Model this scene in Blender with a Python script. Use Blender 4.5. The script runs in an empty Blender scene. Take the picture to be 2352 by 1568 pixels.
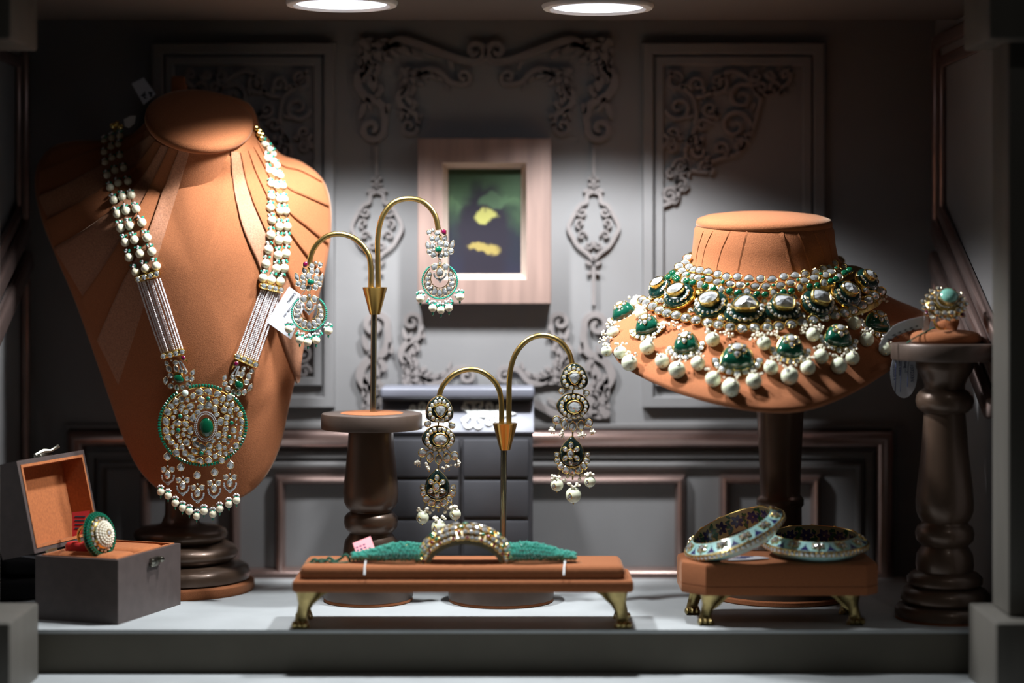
import bpy, bmesh, math, random
from mathutils import Vector, Matrix
from mathutils.bvhtree import BVHTree
PI = math.pi
rnd = random.Random(7)
SC = bpy.context.scene
COL = SC.collection
# ------------------------------------------------------------------ camera
F = 4600.0; CX = 1176.0; HY = 600.0; H = 0.2594      # focal px, principal x, horizon row, eye height above shelf
cam = bpy.data.objects.new('camera', bpy.data.cameras.new('camera')); COL.objects.link(cam)
cam.location = (0, 0, H); cam.rotation_euler = (PI / 2, 0, 0)
cam.data.sensor_width = 36; cam.data.lens = 36 * F / 2352
cam.data.shift_y = -(784 - HY) / 2352
cam.data.clip_start = 0.01
cam.data.dof.use_dof = True; cam.data.dof.focus_distance = 1.508; cam.data.dof.aperture_fstop = 2.1
SC.camera = cam
# ------------------------------------------------------------------ world, exposure
SC.view_settings.view_transform = 'Standard'; SC.view_settings.look = 'None'
SC.view_settings.exposure = 0.0; SC.view_settings.gamma = 1.0
SC.view_settings.use_curve_mapping = False
w = bpy.data.worlds.new('world'); SC.world = w; w.use_nodes = True
w.node_tree.nodes['Background'].inputs[0].default_value = (1.0, 0.95, 0.86, 1)
w.node_tree.nodes['Background'].inputs[1].default_value = 0.016
# a spotlight of the shop ceiling, in front of the showcase and to its right
sl_ = bpy.data.lights.new('shop_spotlight', 'SPOT'); sl_.energy = 2.6; sl_.color = (1.0, 0.97, 0.93); sl_.spot_size = math.radians(50); sl_.spot_blend = 0.6; sl_.shadow_soft_size = 0.03
shop = bpy.data.objects.new('shop_spotlight', sl_); COL.objects.link(shop); shop.location = (0.53, 0.22, 1.50)
shop.rotation_euler = (Vector((-0.02, 1.5, 0.1)) - Vector(shop.location)).to_track_quat('-Z', 'Y').to_euler()
LAMP_POWER = 9.2
LAMP_COL = (0.94, 0.97, 1.0)
LAMP_ANGLE = 123; LAMP_BLEND = 0.32
SC.cycles.max_bounces = 6

def P(px, py, D):
    return Vector(((px - CX) / F * D, D, H - (py - HY) / F * D))
def S(n, D):            # pixels to metres at depth D
    return n * D / F
def proj(v):
    return CX + v.x / v.y * F, HY + (H - v.z) / v.y * F

# ------------------------------------------------------------------ materials
def srgb(r, g, b):
    return tuple(((c / 255 / 12.92) if c / 255 < 0.04045 else ((c / 255 + 0.055) / 1.055) ** 2.4) for c in (r, g, b)) + (1,)
MATS = {}
def mat(name, col, rough=0.5, metal=0.0, spec=0.5, coat=0.0, sheen=0.0, noise=None, bump=None, emit=None, trans=0.0):
    m = bpy.data.materials.new(name); m.use_nodes = True
    nt = m.node_tree; b = nt.nodes['Principled BSDF']
    if len(col) == 3: col = tuple(col) + (1,)
    b.inputs['Base Color'].default_value = col
    b.inputs['Roughness'].default_value = rough
    b.inputs['Metallic'].default_value = metal
    b.inputs['Specular IOR Level'].default_value = spec
    b.inputs['Coat Weight'].default_value = coat
    b.inputs['Coat Roughness'].default_value = 0.08
    b.inputs['Transmission Weight'].default_value = trans
    if sheen:
        b.inputs['Sheen Weight'].default_value = sheen
        b.inputs['Sheen Roughness'].default_value = 0.4
        b.inputs['Sheen Tint'].default_value = (1.0, 0.75, 0.55, 1)
    if emit:
        b.inputs['Emission Color'].default_value = tuple(emit[0]) + (1,)
        b.inputs['Emission Strength'].default_value = emit[1]
    tc = None
    if noise or bump:
        tc = nt.nodes.new('ShaderNodeNewGeometry')
    if noise:               # (scale, amount, stretch)
        scl, amt, st = noise
        mp = nt.nodes.new('ShaderNodeMapping'); mp.inputs['Scale'].default_value = st
        nt.links.new(tc.outputs['Position'], mp.inputs['Vector'])
        n = nt.nodes.new('ShaderNodeTexNoise'); n.inputs['Scale'].default_value = scl; n.inputs['Detail'].default_value = 5
        nt.links.new(mp.outputs['Vector'], n.inputs['Vector'])
        mr = nt.nodes.new('ShaderNodeMapRange')
        mr.inputs['From Min'].default_value = 0.3; mr.inputs['From Max'].default_value = 0.7
        mr.inputs['To Min'].default_value = 1 - amt; mr.inputs['To Max'].default_value = 1 + amt
        nt.links.new(n.outputs['Fac'], mr.inputs['Value'])
        mx = nt.nodes.new('ShaderNodeMix'); mx.data_type = 'RGBA'; mx.blend_type = 'MULTIPLY'
        mx.inputs['Factor'].default_value = 1.0
        mx.inputs[6].default_value = col
        nt.links.new(mr.outputs['Result'], mx.inputs[7])
        nt.links.new(mx.outputs[2], b.inputs['Base Color'])
    if bump:                # (scale, strength, distance)
        n2 = nt.nodes.new('ShaderNodeTexNoise'); n2.inputs['Scale'].default_value = bump[0]; n2.inputs['Detail'].default_value = 3
        nt.links.new(tc.outputs['Position'], n2.inputs['Vector'])
        bp = nt.nodes.new('ShaderNodeBump'); bp.inputs['Strength'].default_value = bump[1]; bp.inputs['Distance'].default_value = bump[2]
        nt.links.new(n2.outputs['Fac'], bp.inputs['Height'])
        nt.links.new(bp.outputs['Normal'], b.inputs['Normal'])
    MATS[name] = m
    return m
mat('suede', (0.275, 0.096, 0.038), 0.92, sheen=0.25, spec=0.2, noise=(1200, 0.16, (1, 1, 1)), bump=(1600, 0.35, 0.0006))
mat('suede_satin', (0.30, 0.128, 0.066), 0.62, sheen=0.4, spec=0.35, noise=(900, 0.28, (1, 1, 1)), bump=(2200, 0.4, 0.0005))
mat('lining', (0.34, 0.105, 0.030), 0.95, sheen=0.2, noise=(500, 0.15, (1, 1, 1)))
mat('wall_paint', (0.170, 0.166, 0.166), 0.6, noise=(14, 0.06, (1, 1, 1)), bump=(120, 0.08, 0.001))
mat('ornament_paint', (0.180, 0.160, 0.155), 0.55, noise=(60, 0.10, (1, 1, 1)))
mat('rail_paint', (0.40, 0.28, 0.25), 0.26, metal=0.85, noise=(40, 0.10, (1, 1, 1)))
mat('panel_dark', (0.115, 0.11, 0.108), 0.6, noise=(20, 0.08, (1, 1, 1)))
mat('ceiling_paint', (0.06, 0.045, 0.036), 0.7)
mat('post_paint', (0.085, 0.078, 0.066), 0.55, noise=(30, 0.08, (3, 3, .3)))
mat('shelf_top', (0.37, 0.39, 0.395), 0.6, noise=(25, 0.07, (1, 1, 1)), bump=(60, 0.06, 0.001))
mat('shelf_face', (0.080, 0.070, 0.050), 0.6, noise=(30, 0.08, (1, 1, 1)))
mat('bronze_wood', (0.098, 0.060, 0.040), 0.36, metal=0.45, coat=0.12, noise=(40, 0.22, (1, 1, .5)), bump=(90, 0.10, 0.001))
mat('bronze_flat', (0.095, 0.066, 0.052), 0.42, metal=0.35, noise=(60, 0.12, (1, 1, 1)))
mat('gold', (0.83, 0.60, 0.20), 0.22, metal=1.0)
mat('gold_pale', (0.80, 0.66, 0.40), 0.25, metal=1.0)
mat('brass', (0.50, 0.36, 0.13), 0.30, metal=1.0, noise=(80, 0.15, (1, 1, 1)))
mat('cone_brass', (0.60, 0.36, 0.10), 0.22, metal=1.0)
mat('antique_gold', (0.36, 0.28, 0.12), 0.34, metal=1.0, noise=(120, 0.3, (1, 1, 1)), bump=(260, 0.3, 0.001))
mat('rod_steel', (0.42, 0.39, 0.30), 0.22, metal=1.0)
mat('gunmetal', (0.25, 0.24, 0.20), 0.25, metal=1.0)
mat('chrome', (0.55, 0.55, 0.52), 0.2, metal=1.0)
mat('diamond', (0.58, 0.60, 0.61), 0.10, metal=0.72, spec=0.9, coat=0.5)
mat('diamond_milk', (0.70, 0.73, 0.75), 0.14, metal=0.58, spec=0.9, coat=0.5)
mat('diamond_grey', (0.58, 0.60, 0.60), 0.12, metal=0.55, spec=0.9, coat=0.5)
mat('jade_white', (0.62, 0.72, 0.64), 0.25, coat=0.3)
mat('emerald', (0.002, 0.060, 0.026), 0.12, spec=0.7, coat=0.7)
mat('emerald_bead', (0.005, 0.105, 0.058), 0.15, spec=0.7, coat=0.6)
mat('gold_etched', (0.42, 0.40, 0.24), 0.42, metal=0.6)
mat('emerald_teal', (0.07, 0.36, 0.28), 0.10, spec=0.9, coat=1.0)
mat('emerald_light', (0.03, 0.28, 0.19), 0.18, spec=0.7, coat=0.5)
mat('aqua_stone', (0.22, 0.52, 0.42), 0.18, spec=0.6, coat=0.6)
mat('ruby', (0.11, 0.003, 0.028), 0.12, spec=0.7, coat=0.6)
mat('pearl', (0.70, 0.64, 0.47), 0.24, spec=0.55, coat=0.35)
mat('pearl_green', (0.66, 0.69, 0.52), 0.22, spec=0.55, coat=0.35)
mat('seed_pearl', (0.70, 0.65, 0.66), 0.30, spec=0.5, coat=0.2)
mat('seed_cream', (0.80, 0.75, 0.62), 0.28, spec=0.5, coat=0.2)
mat('enamel_black', (0.006, 0.013, 0.012), 0.10, spec=0.6, coat=0.6)
mat('enamel_dark_green', (0.004, 0.022, 0.018), 0.10, spec=0.6, coat=0.6)
mat('enamel_green', (0.004, 0.058, 0.034), 0.12, spec=0.6, coat=0.6)
mat('enamel_aqua', (0.34, 0.60, 0.58), 0.22, spec=0.5, coat=0.4, noise=(120, 0.12, (1, 1, 1)))
mat('enamel_navy', (0.02, 0.02, 0.11), 0.18, spec=0.5, coat=0.4)
mat('enamel_leaf', (0.01, 0.09, 0.035), 0.18, spec=0.5, coat=0.4)
mat('paper', (0.50, 0.51, 0.55), 0.7)
mat('paper_dim', (0.66, 0.66, 0.66), 0.6)
mat('paper_red', (0.50, 0.02, 0.02), 0.5)
mat('paper_pink', (0.86, 0.25, 0.28), 0.6)
mat('ink', (0.02, 0.02, 0.03), 0.7)
mat('ink_blue', (0.03, 0.04, 0.12), 0.7)
mat('chest_dark', (0.055, 0.055, 0.062), 0.42, noise=(30, 0.10, (1, 1, 1)))
mat('chest_lid_lit', (0.16, 0.165, 0.20), 0.40)  # lighter, bluer chest grey: light on the upward faces is put into the colour
mat('motif_white', (0.78, 0.80, 0.78), 0.45)
mat('frame_wood', (0.20, 0.132, 0.11), 0.5, noise=(18, 0.22, (6, 1, 0.5)))
mat('frame_lip', (0.48, 0.38, 0.32), 0.5)
mat('box_leather', (0.070, 0.052, 0.048), 0.42, noise=(140, 0.12, (1, 1, 1)))
mat('black_cloth', (0.022, 0.021, 0.024), 0.8, noise=(50, 0.2, (1, 1, 1)))
mat('thread', (0.01, 0.10, 0.06), 0.8)
mat('wire', (0.45, 0.36, 0.20), 0.35, metal=1.0)
mat('nylon', (0.7, 0.72, 0.72), 0.4)
mat('lamp_trim', (0.72, 0.70, 0.68), 0.4)
mat('lamp_lens', (0.9, 0.9, 0.95), 0.4, emit=((0.80, 0.86, 1.0), 3.2))
def painting_mat():          # plain colours only: olive ground, dark lower half, soft ochre patches
    m = bpy.data.materials.new('painting'); m.use_nodes = True; nt = m.node_tree; b = nt.nodes['Principled BSDF']
    b.inputs['Roughness'].default_value = 0.35
    tc = nt.nodes.new('ShaderNodeTexCoord')
    sep = nt.nodes.new('ShaderNodeSeparateXYZ'); nt.links.new(tc.outputs['Generated'], sep.inputs[0])
    nz = nt.nodes.new('ShaderNodeTexNoise'); nz.inputs['Scale'].default_value = 3.5; nz.inputs['Detail'].default_value = 4
    nt.links.new(tc.outputs['Generated'], nz.inputs['Vector'])
    ad = nt.nodes.new('ShaderNodeMath'); ad.operation = 'MULTIPLY_ADD'; ad.inputs[1].default_value = 0.55
    nt.links.new(nz.outputs['Fac'], ad.inputs[0]); nt.links.new(sep.outputs['Z'], ad.inputs[2])
    cr = nt.nodes.new('ShaderNodeValToRGB'); e = cr.color_ramp.elements
    e[0].position = 0.35; e[0].color = (0.012, 0.012, 0.022, 1)
    e[1].position = 1.3; e[1].color = (0.06, 0.10, 0.05, 1)
    for p_, c_ in ((0.62, (0.010, 0.012, 0.018, 1)), (0.85, (0.020, 0.036, 0.022, 1)), (0.98, (0.050, 0.090, 0.045, 1)), (1.0, (0.036, 0.066, 0.034, 1))):
        n_ = e.new(p_); n_.color = c_
    nt.links.new(ad.outputs[0], cr.inputs[0])
    prev = cr.outputs['Color']
    nz2 = nt.nodes.new('ShaderNodeTexNoise'); nz2.inputs['Scale'].default_value = 6.0; nz2.inputs['Detail'].default_value = 3; nt.links.new(tc.outputs['Generated'], nz2.inputs['Vector'])
    for (cx, cz, sx, sz, c_, k) in ((0.60, 0.48, 0.36, 0.50, (0.012, 0.010, 0.016, 1), 1.0), (0.62, 0.66, 0.17, 0.055, (0.27, 0.26, 0.075, 1), 0.9),
                                    (0.72, 0.80, 0.20, 0.08, (0.06, 0.11, 0.055, 1), 0.6), (0.58, 0.36, 0.24, 0.05, (0.22, 0.17, 0.05, 1), 0.9)):
        mp = nt.nodes.new('ShaderNodeMapping'); mp.vector_type = 'POINT'
        mp.inputs['Location'].default_value = (-cx / sx, 0, -cz / sz); mp.inputs['Scale'].default_value = (1 / sx, 0, 1 / sz)
        nv = nt.nodes.new('ShaderNodeVectorMath'); nv.operation = 'MULTIPLY_ADD'; nv.inputs[1].default_value = (0.22, 0, 0.22)
        nt.links.new(nz2.outputs['Color'], nv.inputs[0]); nt.links.new(tc.outputs['Generated'], nv.inputs[2])
        nt.links.new(nv.outputs[0], mp.inputs['Vector'])
        ln = nt.nodes.new('ShaderNodeVectorMath'); ln.operation = 'LENGTH'; nt.links.new(mp.outputs[0], ln.inputs[0])
        mr = nt.nodes.new('ShaderNodeMapRange'); mr.interpolation_type = 'SMOOTHSTEP'
        mr.inputs['From Min'].default_value = 1.15; mr.inputs['From Max'].default_value = 0.75
        mr.inputs['To Max'].default_value = k
        nt.links.new(ln.outputs['Value'], mr.inputs['Value'])
        mx = nt.nodes.new('ShaderNodeMix'); mx.data_type = 'RGBA'; mx.inputs[7].default_value = c_
        nt.links.new(mr.outputs['Result'], mx.inputs['Factor']); nt.links.new(prev, mx.inputs[6]); prev = mx.outputs[2]
    nt.links.new(prev, b.inputs['Base Color'])
    MATS['painting'] = m
painting_mat()

# ------------------------------------------------------------------ mesh helpers
def basis(n, up=(0, 0, 1), ang=0.0):
    n = Vector(n).normalized(); up = Vector(up)
    y = up - n * up.dot(n)
    if y.length < 1e-5: y = Vector((0, 1, 0)) - n * n.y
    y.normalize(); x = y.cross(n)
    if ang:
        c, s = math.cos(ang), math.sin(ang)
        x, y = x * c + y * s, y * c - x * s
    return Matrix((x, y, n)).transposed()
def frame(loc, n=(0, -1, 0), up=(0, 0, 1), ang=0.0, scale=(1, 1, 1)):
    return Matrix.Translation(Vector(loc)) @ basis(n, up, ang).to_4x4() @ Matrix.Diagonal(Vector(scale).to_4d())
def sph_data(nu, nv):
    v = [(0, 0, 1)]; f = []
    for j in range(1, nv):
        a = PI * j / nv
        for i in range(nu):
            t = 2 * PI * i / nu; v.append((math.sin(a) * math.cos(t), math.sin(a) * math.sin(t), math.cos(a)))
    v.append((0, 0, -1)); L = len(v) - 1
    for i in range(nu): f.append((0, 1 + i, 1 + (i + 1) % nu))
    for j in range(nv - 2):
        for i in range(nu):
            a = 1 + j * nu + i; b = 1 + j * nu + (i + 1) % nu
            f.append((a, a + nu, b + nu, b))
    for i in range(nu): f.append((L, 1 + (nv - 2) * nu + (i + 1) % nu, 1 + (nv - 2) * nu + i))
    return v, f
SPH = {k: sph_data(*k) for k in ((6, 4), (8, 5), (16, 10), (24, 14))}
class MB:
    def __init__(s): s.v = []; s.f = []; s.m = []
    def add(s, v, f, mi=0, M=None):
        o = len(s.v)
        s.v += [(M @ Vector(p)) if M is not None else Vector(p) for p in v]
        s.f += [tuple(i + o for i in q) for q in f]; s.m += [mi] * len(f)
        return s
    def sphere(s, c, r, k=(6, 4), mi=0):
        if not hasattr(r, '__len__'): r = (r, r, r)
        v, f = SPH[k]; c = Vector(c)
        return s.add([(c.x + p[0] * r[0], c.y + p[1] * r[1], c.z + p[2] * r[2]) for p in v], f, mi)
    def sphM(s, M, k=(8, 5), mi=0):
        v, f = SPH[k]; return s.add(v, f, mi, M)
    def box(s, c, d, mi=0, M=None):
        x, y, z = c; a, b, e = (q / 2 for q in d)
        v = [(x + i * a, y + j * b, z + k * e) for i in (-1, 1) for j in (-1, 1) for k in (-1, 1)]
        f = [(0, 1, 3, 2), (4, 6, 7, 5), (0, 4, 5, 1), (2, 3, 7, 6), (0, 2, 6, 4), (1, 5, 7, 3)]
        return s.add(v, f, mi, M)
    def bbox(s, c, d, bev=0.001, seg=2, mi=0, M=None):
        bm = bmesh.new(); bmesh.ops.create_cube(bm, size=1)
        for q in bm.verts: q.co = Vector((c[0] + q.co.x * d[0], c[1] + q.co.y * d[1], c[2] + q.co.z * d[2]))
        bmesh.ops.bevel(bm, geom=bm.edges[:], offset=min(bev, min(d) * 0.45), segments=seg, affect='EDGES', profile=0.5)
        bm.verts.index_update()
        s.add([q.co.copy() for q in bm.verts], [tuple(q.index for q in fc.verts) for fc in bm.faces], mi, M); bm.free(); return s
    def lathe(s, prof, n=48, M=None, mi=0, cap=True):
        v = []; f = []; k = len(prof)
        for r, z in prof:
            for i in range(n):
                t = 2 * PI * i / n; v.append((r * math.cos(t), r * math.sin(t), z))
        for j in range(k - 1):
            for i in range(n):
                a = j * n + i; b = j * n + (i + 1) % n; f.append((a, b, b + n, a + n))
        if cap:
            if prof[0][0] > 1e-6: f.append(tuple(range(n))[::-1])
            if prof[-1][0] > 1e-6: f.append(tuple(range((k - 1) * n, k * n)))
        return s.add(v, f, mi, M)
    def tube(s, pts, r, n=8, mi=0, cap=True):
        pts = [Vector(p) for p in pts]; k = len(pts)
        rr = r if hasattr(r, '__len__') else [r] * k
        v = []; f = []; prev = None
        for j, p in enumerate(pts):
            t = (pts[min(j + 1, k - 1)] - pts[max(j - 1, 0)]).normalized()
            if prev is None:
                a = Vector((0, 1, 0)) if abs(t.y) < 0.9 else Vector((1, 0, 0))
                x = (a - t * a.dot(t)).normalized()
            else:
                x = (prev - t * prev.dot(t)).normalized()
            prev = x; y = t.cross(x)
            for i in range(n):
                q = 2 * PI * i / n; v.append(p + (x * math.cos(q) + y * math.sin(q)) * rr[j])
        for j in range(k - 1):
            for i in range(n):
                a = j * n + i; b = j * n + (i + 1) % n; f.append((a, b, b + n, a + n))
        if cap: f.append(tuple(range(n))[::-1]); f.append(tuple(range((k - 1) * n, k * n)))
        return s.add(v, f, mi)
    def grid(s, rows, mi=0, close=False):
        o = len(s.v); k = len(rows); n = len(rows[0])
        for r in rows: s.v += [Vector(p) for p in r]
        for j in range(k - 1):
            for i in range(n if close else n - 1):
                a = o + j * n + i; b = o + j * n + (i + 1) % n
                s.f.append((a, b, b + n, a + n)); s.m.append(mi)
        return s
    def prism(s, pts, to3, h, mi=0, back=0.0):      # polygon (2d) extruded: to3(x, y, height)
        n = len(pts)
        v = [to3(x, y, back) for x, y in pts] + [to3(x, y, h) for x, y in pts]
        f = [tuple(range(n, 2 * n))] + [(i, (i + 1) % n, (i + 1) % n + n, i + n) for i in range(n)] + [tuple(range(n))[::-1]]
        return s.add(v, f, mi)
    def stroke(s, pts, wd, to3, h, mi=0):           # ribbon with thickness along a 2d path
        n = len(pts); ww = wd if hasattr(wd, '__len__') else [wd] * n
        L = []; R = []
        for i, (x, y) in enumerate(pts):
            x0, y0 = pts[max(i - 1, 0)]; x1, y1 = pts[min(i + 1, n - 1)]
            dx, dy = x1 - x0, y1 - y0; l = math.hypot(dx, dy) or 1
            nx, ny = -dy / l * ww[i] / 2, dx / l * ww[i] / 2
            L.append((x + nx, y + ny)); R.append((x - nx, y - ny))
        rows = [[to3(*a, 0) for a in L], [to3(*a, h) for a in L], [to3(*a, h) for a in R], [to3(*a, 0) for a in R]]
        s.grid(rows, mi)
        o = len(s.v) - 4 * n
        for e in (0, n - 1): s.f.append((o + e, o + n + e, o + 2 * n + e, o + 3 * n + e)); s.m.append(mi)
        return s
    def mesh(s, name, mats, smooth=True, sharp=35, fix=True):
        me = bpy.data.meshes.new(name)
        me.from_pydata([tuple(p) for p in s.v], [], s.f)
        if not isinstance(mats, (list, tuple)): mats = [mats]
        for q in mats: me.materials.append(MATS[q])
        me.polygons.foreach_set('material_index', s.m)
        if fix:
            bm = bmesh.new(); bm.from_mesh(me); bmesh.ops.recalc_face_normals(bm, faces=bm.faces[:]); bm.to_mesh(me); bm.free()
        if smooth:
            me.polygons.foreach_set('use_smooth', [True] * len(me.polygons))
            me.set_sharp_from_angle(angle=math.radians(sharp))
        me.update(); return me
# ------------------------------------------------------------------ object helpers
WM = {}
def link(name, data, parent=None, M=None):
    o = bpy.data.objects.new(name, data); COL.objects.link(o)
    M = M if M is not None else Matrix.Identity(4)
    if parent is not None:
        o.parent = parent; o.matrix_basis = WM[parent.name].inverted() @ M
    else:
        o.matrix_basis = M
    WM[o.name] = M
    return o
def thing(name, label, cat, loc=(0, 0, 0), group=None):
    o = link(name, None, None, Matrix.Translation(Vector(loc))); o.empty_display_size = 0.01
    return tag(o, label, cat, group)
def tag(o, label, cat, group=None):
    o['label'] = label; o['category'] = cat
    if group: o['group'] = group
    return o
def part(name, mb, mats, parent, M=None, smooth=True, sharp=35, label=None, stuff=False):
    me = mb.mesh(name, mats, smooth, sharp) if isinstance(mb, MB) else mb
    o = link(name, me, parent, M)
    if label: o['label'] = label
    if stuff: o['kind'] = 'stuff'
    return o
def struct(name, mb, mats, smooth=True, sharp=35, M=None):
    o = part(name, mb, mats, None, M, smooth, sharp); o['kind'] = 'structure'; return o
def catmull(pts, n=8, closed=False):
    out = []; k = len(pts); pts = [tuple(p) for p in pts]
    for i in range(k if closed else k - 1):
        g = (lambda q: pts[q % k]) if closed else (lambda q: pts[max(0, min(k - 1, q))])
        p0, p1, p2, p3 = g(i - 1), g(i), g(i + 1), g(i + 2)
        for j in range(n):
            t = j / n
            out.append(tuple(0.5 * (2 * b + (c - a) * t + (2 * a - 5 * b + 4 * c - d) * t * t + (3 * b - a - 3 * c + d) * t ** 3) for a, b, c, d in zip(p0, p1, p2, p3)))
    if not closed: out.append(pts[-1])
    return out
def text_part(body, size, M, parent, m='ink', align='LEFT', thick=0.00005):
    cu = bpy.data.curves.new('lettering', 'FONT'); cu.body = body; cu.size = size; cu.align_x = align; cu.extrude = thick
    cu.resolution_u = 3
    t = bpy.data.objects.new('lettering_tmp', cu)
    me = bpy.data.meshes.new_from_object(t); bpy.data.objects.remove(t); bpy.data.curves.remove(cu)
    me.materials.clear(); me.materials.append(MATS[m]); me.name = 'lettering'
    return link('lettering', me, parent, M)
# ------------------------------------------------------------------ jewels (shared meshes)
CACHE = {}
def outline(kind, n):
    o = []
    for i in range(n):
        t = 2 * PI * i / n + (PI / 2)
        c, s_ = math.cos(t), math.sin(t)
        if kind == 'round': x, y = c, s_
        elif kind == 'pear':
            k = max(0.0, s_); x = c * (1 - 0.45 * k * k); y = s_ * (1.0 if s_ < 0 else 1.0)
            if i == 0: y = 1.18
        elif kind == 'square':
            q = (abs(c) ** 4 + abs(s_) ** 4) ** 0.25; x, y = c / q * 0.95, s_ / q * 0.95
        elif kind == 'tri':
            q = 1 - 0.16 * math.cos(3 * (t - PI / 2)) ; q = 1 / (0.92 + 0.0) * (1 + 0.14 * math.cos(3 * (t + PI / 2 - PI))) * 0.9; x, y = c * q, s_ * q
        elif kind == 'leaf':
            x = c * abs(c) ** 0.6 * 0.9; y = s_
        o.append((x, y))
    return o
def gem(kind='round', stone='diamond', bezel='gold', var=0, rim=0.84, n=12, dome=False):
    key = (kind, stone, bezel, var, rim, n, dome)
    if key in CACHE: return CACHE[key]
    r = random.Random(hash((kind, var, n)) & 0xffff if False else var * 31 + len(kind) * 7)
    ol = outline(kind, n); mb = MB()
    def ring(k, z): return [(x * k, y * k, z) for x, y in ol]
    v = ring(1.0, -0.35) + ring(1.0, 0.42) + ring((1 + rim) / 2, 0.55) + ring(rim, 0.46)
    f = [(j * n + i, j * n + (i + 1) % n, (j + 1) * n + (i + 1) % n, (j + 1) * n + i) for j in range(3) for i in range(n)]
    mb.add(v, f, 0)
    if dome:
        rows = [ring(rim, 0.40), ring(rim * .9, 0.66), ring(rim * .66, 0.90), ring(rim * .35, 1.02)]
        v = sum(rows, []) + [(0, 0, 1.05)]
        f = [(j * n + i, j * n + (i + 1) % n, (j + 1) * n + (i + 1) % n, (j + 1) * n + i) for j in range(3) for i in range(n)]
        f += [(3 * n + i, 3 * n + (i + 1) % n, 4 * n) for i in range(n)]
        mb.add(v, f, 1)
    else:                   # rose cut: girdle, six mid points, crown point off centre
        a = ring(rim, 0.40); h = n // 2
        m_ = []
        for i in range(h):
            x = (ol[2 * i][0] + ol[(2 * i + 1) % n][0]) / 2; y = (ol[2 * i][1] + ol[(2 * i + 1) % n][1]) / 2
            k = rim * r.uniform(.44, .62); m_.append((x * k, y * k, 0.70 + r.uniform(-.08, .12)))
        c = [(r.uniform(-.12, .12), r.uniform(-.12, .12), 0.86)]
        v = a + m_ + c; f = []
        for i in range(h):
            i0, i1, i2 = 2 * i, (2 * i + 1) % n, (2 * i + 2) % n
            f += [(i0, i1, n + i), (i1, i2, n + (i + 1) % h), (i1, n + (i + 1) % h, n + i), (n + i, n + (i + 1) % h, n + h)]
        mb.add(v, f, 1)
    me = mb.mesh('gem', [bezel, stone], smooth=dome, sharp=50); CACHE[key] = me
    return me
def pearl_mesh(m, k=(16, 10)):
    key = ('pearl', m, k)
    if key not in CACHE:
        mb = MB(); mb.sphere((0, 0, 0), 1, k); CACHE[key] = mb.mesh('pearl', m, True, 180)
    return CACHE[key]
def plane_surf(c, n, D0=None):
    c = Vector(c); n = Vector(n).normalized(); o = Vector((0, 0, H))
    def f(px, py):
        d = P(px, py, 1.0) - o; t = (c - o).dot(n) / d.dot(n); return o + d * t, n
    return f
def bvh_surf(bvh, cen, soft=0.0):
    o = Vector((0, 0, H))
    def f(px, py):
        x, y = px, py
        for k in range(60):
            d = (P(x, y, 1.0) - o).normalized()
            l, n, i, ds = bvh.ray_cast(o, d)
            if l is not None:
                if n.dot(d) > 0: n = -n
                if k: l = P(px, py, l.y)
                n = (n * (1 - soft) + (-d) * soft).normalized()
                return l, n
            x = px + (cen[0] - px) * (k + 1) / 60; y = py + (cen[1] - py) * (k + 1) / 60
        return P(px, py, 1.55), Vector((0, -1, 0))
    return f
def set_gem(parent, surf, px, py, rx, ry=None, kind='round', stone='diamond', bezel='gold', ang=0.0, lift=0.0, th=None, face=0.35, name='diamond', var=None, dome=False, rim=0.84, n=12):
    l, nr = surf(px, py); ry = ry or rx
    d = (Vector((0, 0, H)) - l).normalized()
    nr = (nr * (1 - face) + d * face).normalized()
    s_ = l.y / F; th = th if th is not None else min(rx, ry) * 0.75
    me = gem(kind, stone, bezel, rnd.randrange(4) if var is None else var, rim, n, dome)
    return link(name, me, parent, frame(l + nr * lift, nr, (0, 0, 1), ang, (rx * s_, ry * s_, th * s_)))
def set_pearl(parent, surf, px, py, r, m='pearl', k=(16, 10), sit=0.75, name='pearl'):
    l, nr = surf(px, py); s_ = l.y / F * r; d = (Vector((0, 0, H)) - l).normalized()
    return link(name, pearl_mesh(m, k), parent, Matrix.Translation(l + d * s_ * sit) @ Matrix.Diagonal((s_, s_, s_, 1)))
# ================================================================== the setting
WD = 1.65; ZC = 0.4486; XL = -0.400; XR = 0.349; FD = 1.412
mb = MB(); mb.box(((XL + XR) / 2, WD + 0.01, 0.2), (XR - XL + 0.04, 0.02, 0.62)); wall_back = struct('wall_back', mb, 'wall_paint')
mb = MB(); mb.box((XL - 0.01, 1.50, 0.2), (0.02, 0.30, 0.62)); wall_left = struct('wall_left', mb, 'wall_paint')
mb = MB(); mb.box((XR + 0.01, 1.50, 0.2), (0.02, 0.30, 0.62)); wall_right = struct('wall_right', mb, 'wall_paint')
mb = MB(); mb.box(((XL + XR) / 2, 1.46, ZC + 0.01), (XR - XL, 0.22, 0.02)); mb.box(((XL + XR) / 2, 1.61, ZC + 0.024), (XR - XL, 0.08, 0.02)); ceiling = struct('ceiling', mb, 'ceiling_paint')
mb = MB(); mb.bbox(((XL + XR) / 2, (FD + WD) / 2, -0.0015), (XR - XL, WD - FD, 0.003), 0.0008, 2); floor = struct('floor', mb, 'shelf_top')
mb = MB(); mb.box(((XL + XR) / 2, FD + 0.0115, -0.0172), (XR - XL, 0.02, 0.0284)); struct('trim_1', mb, 'shelf_face')
mb = MB(); mb.bbox(((XL + XR) / 2, 1.32, -0.0405), (XR - XL + .1, 0.22, 0.019), 0.001, 2); struct('trim_2', mb, 'shelf_top')
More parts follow.
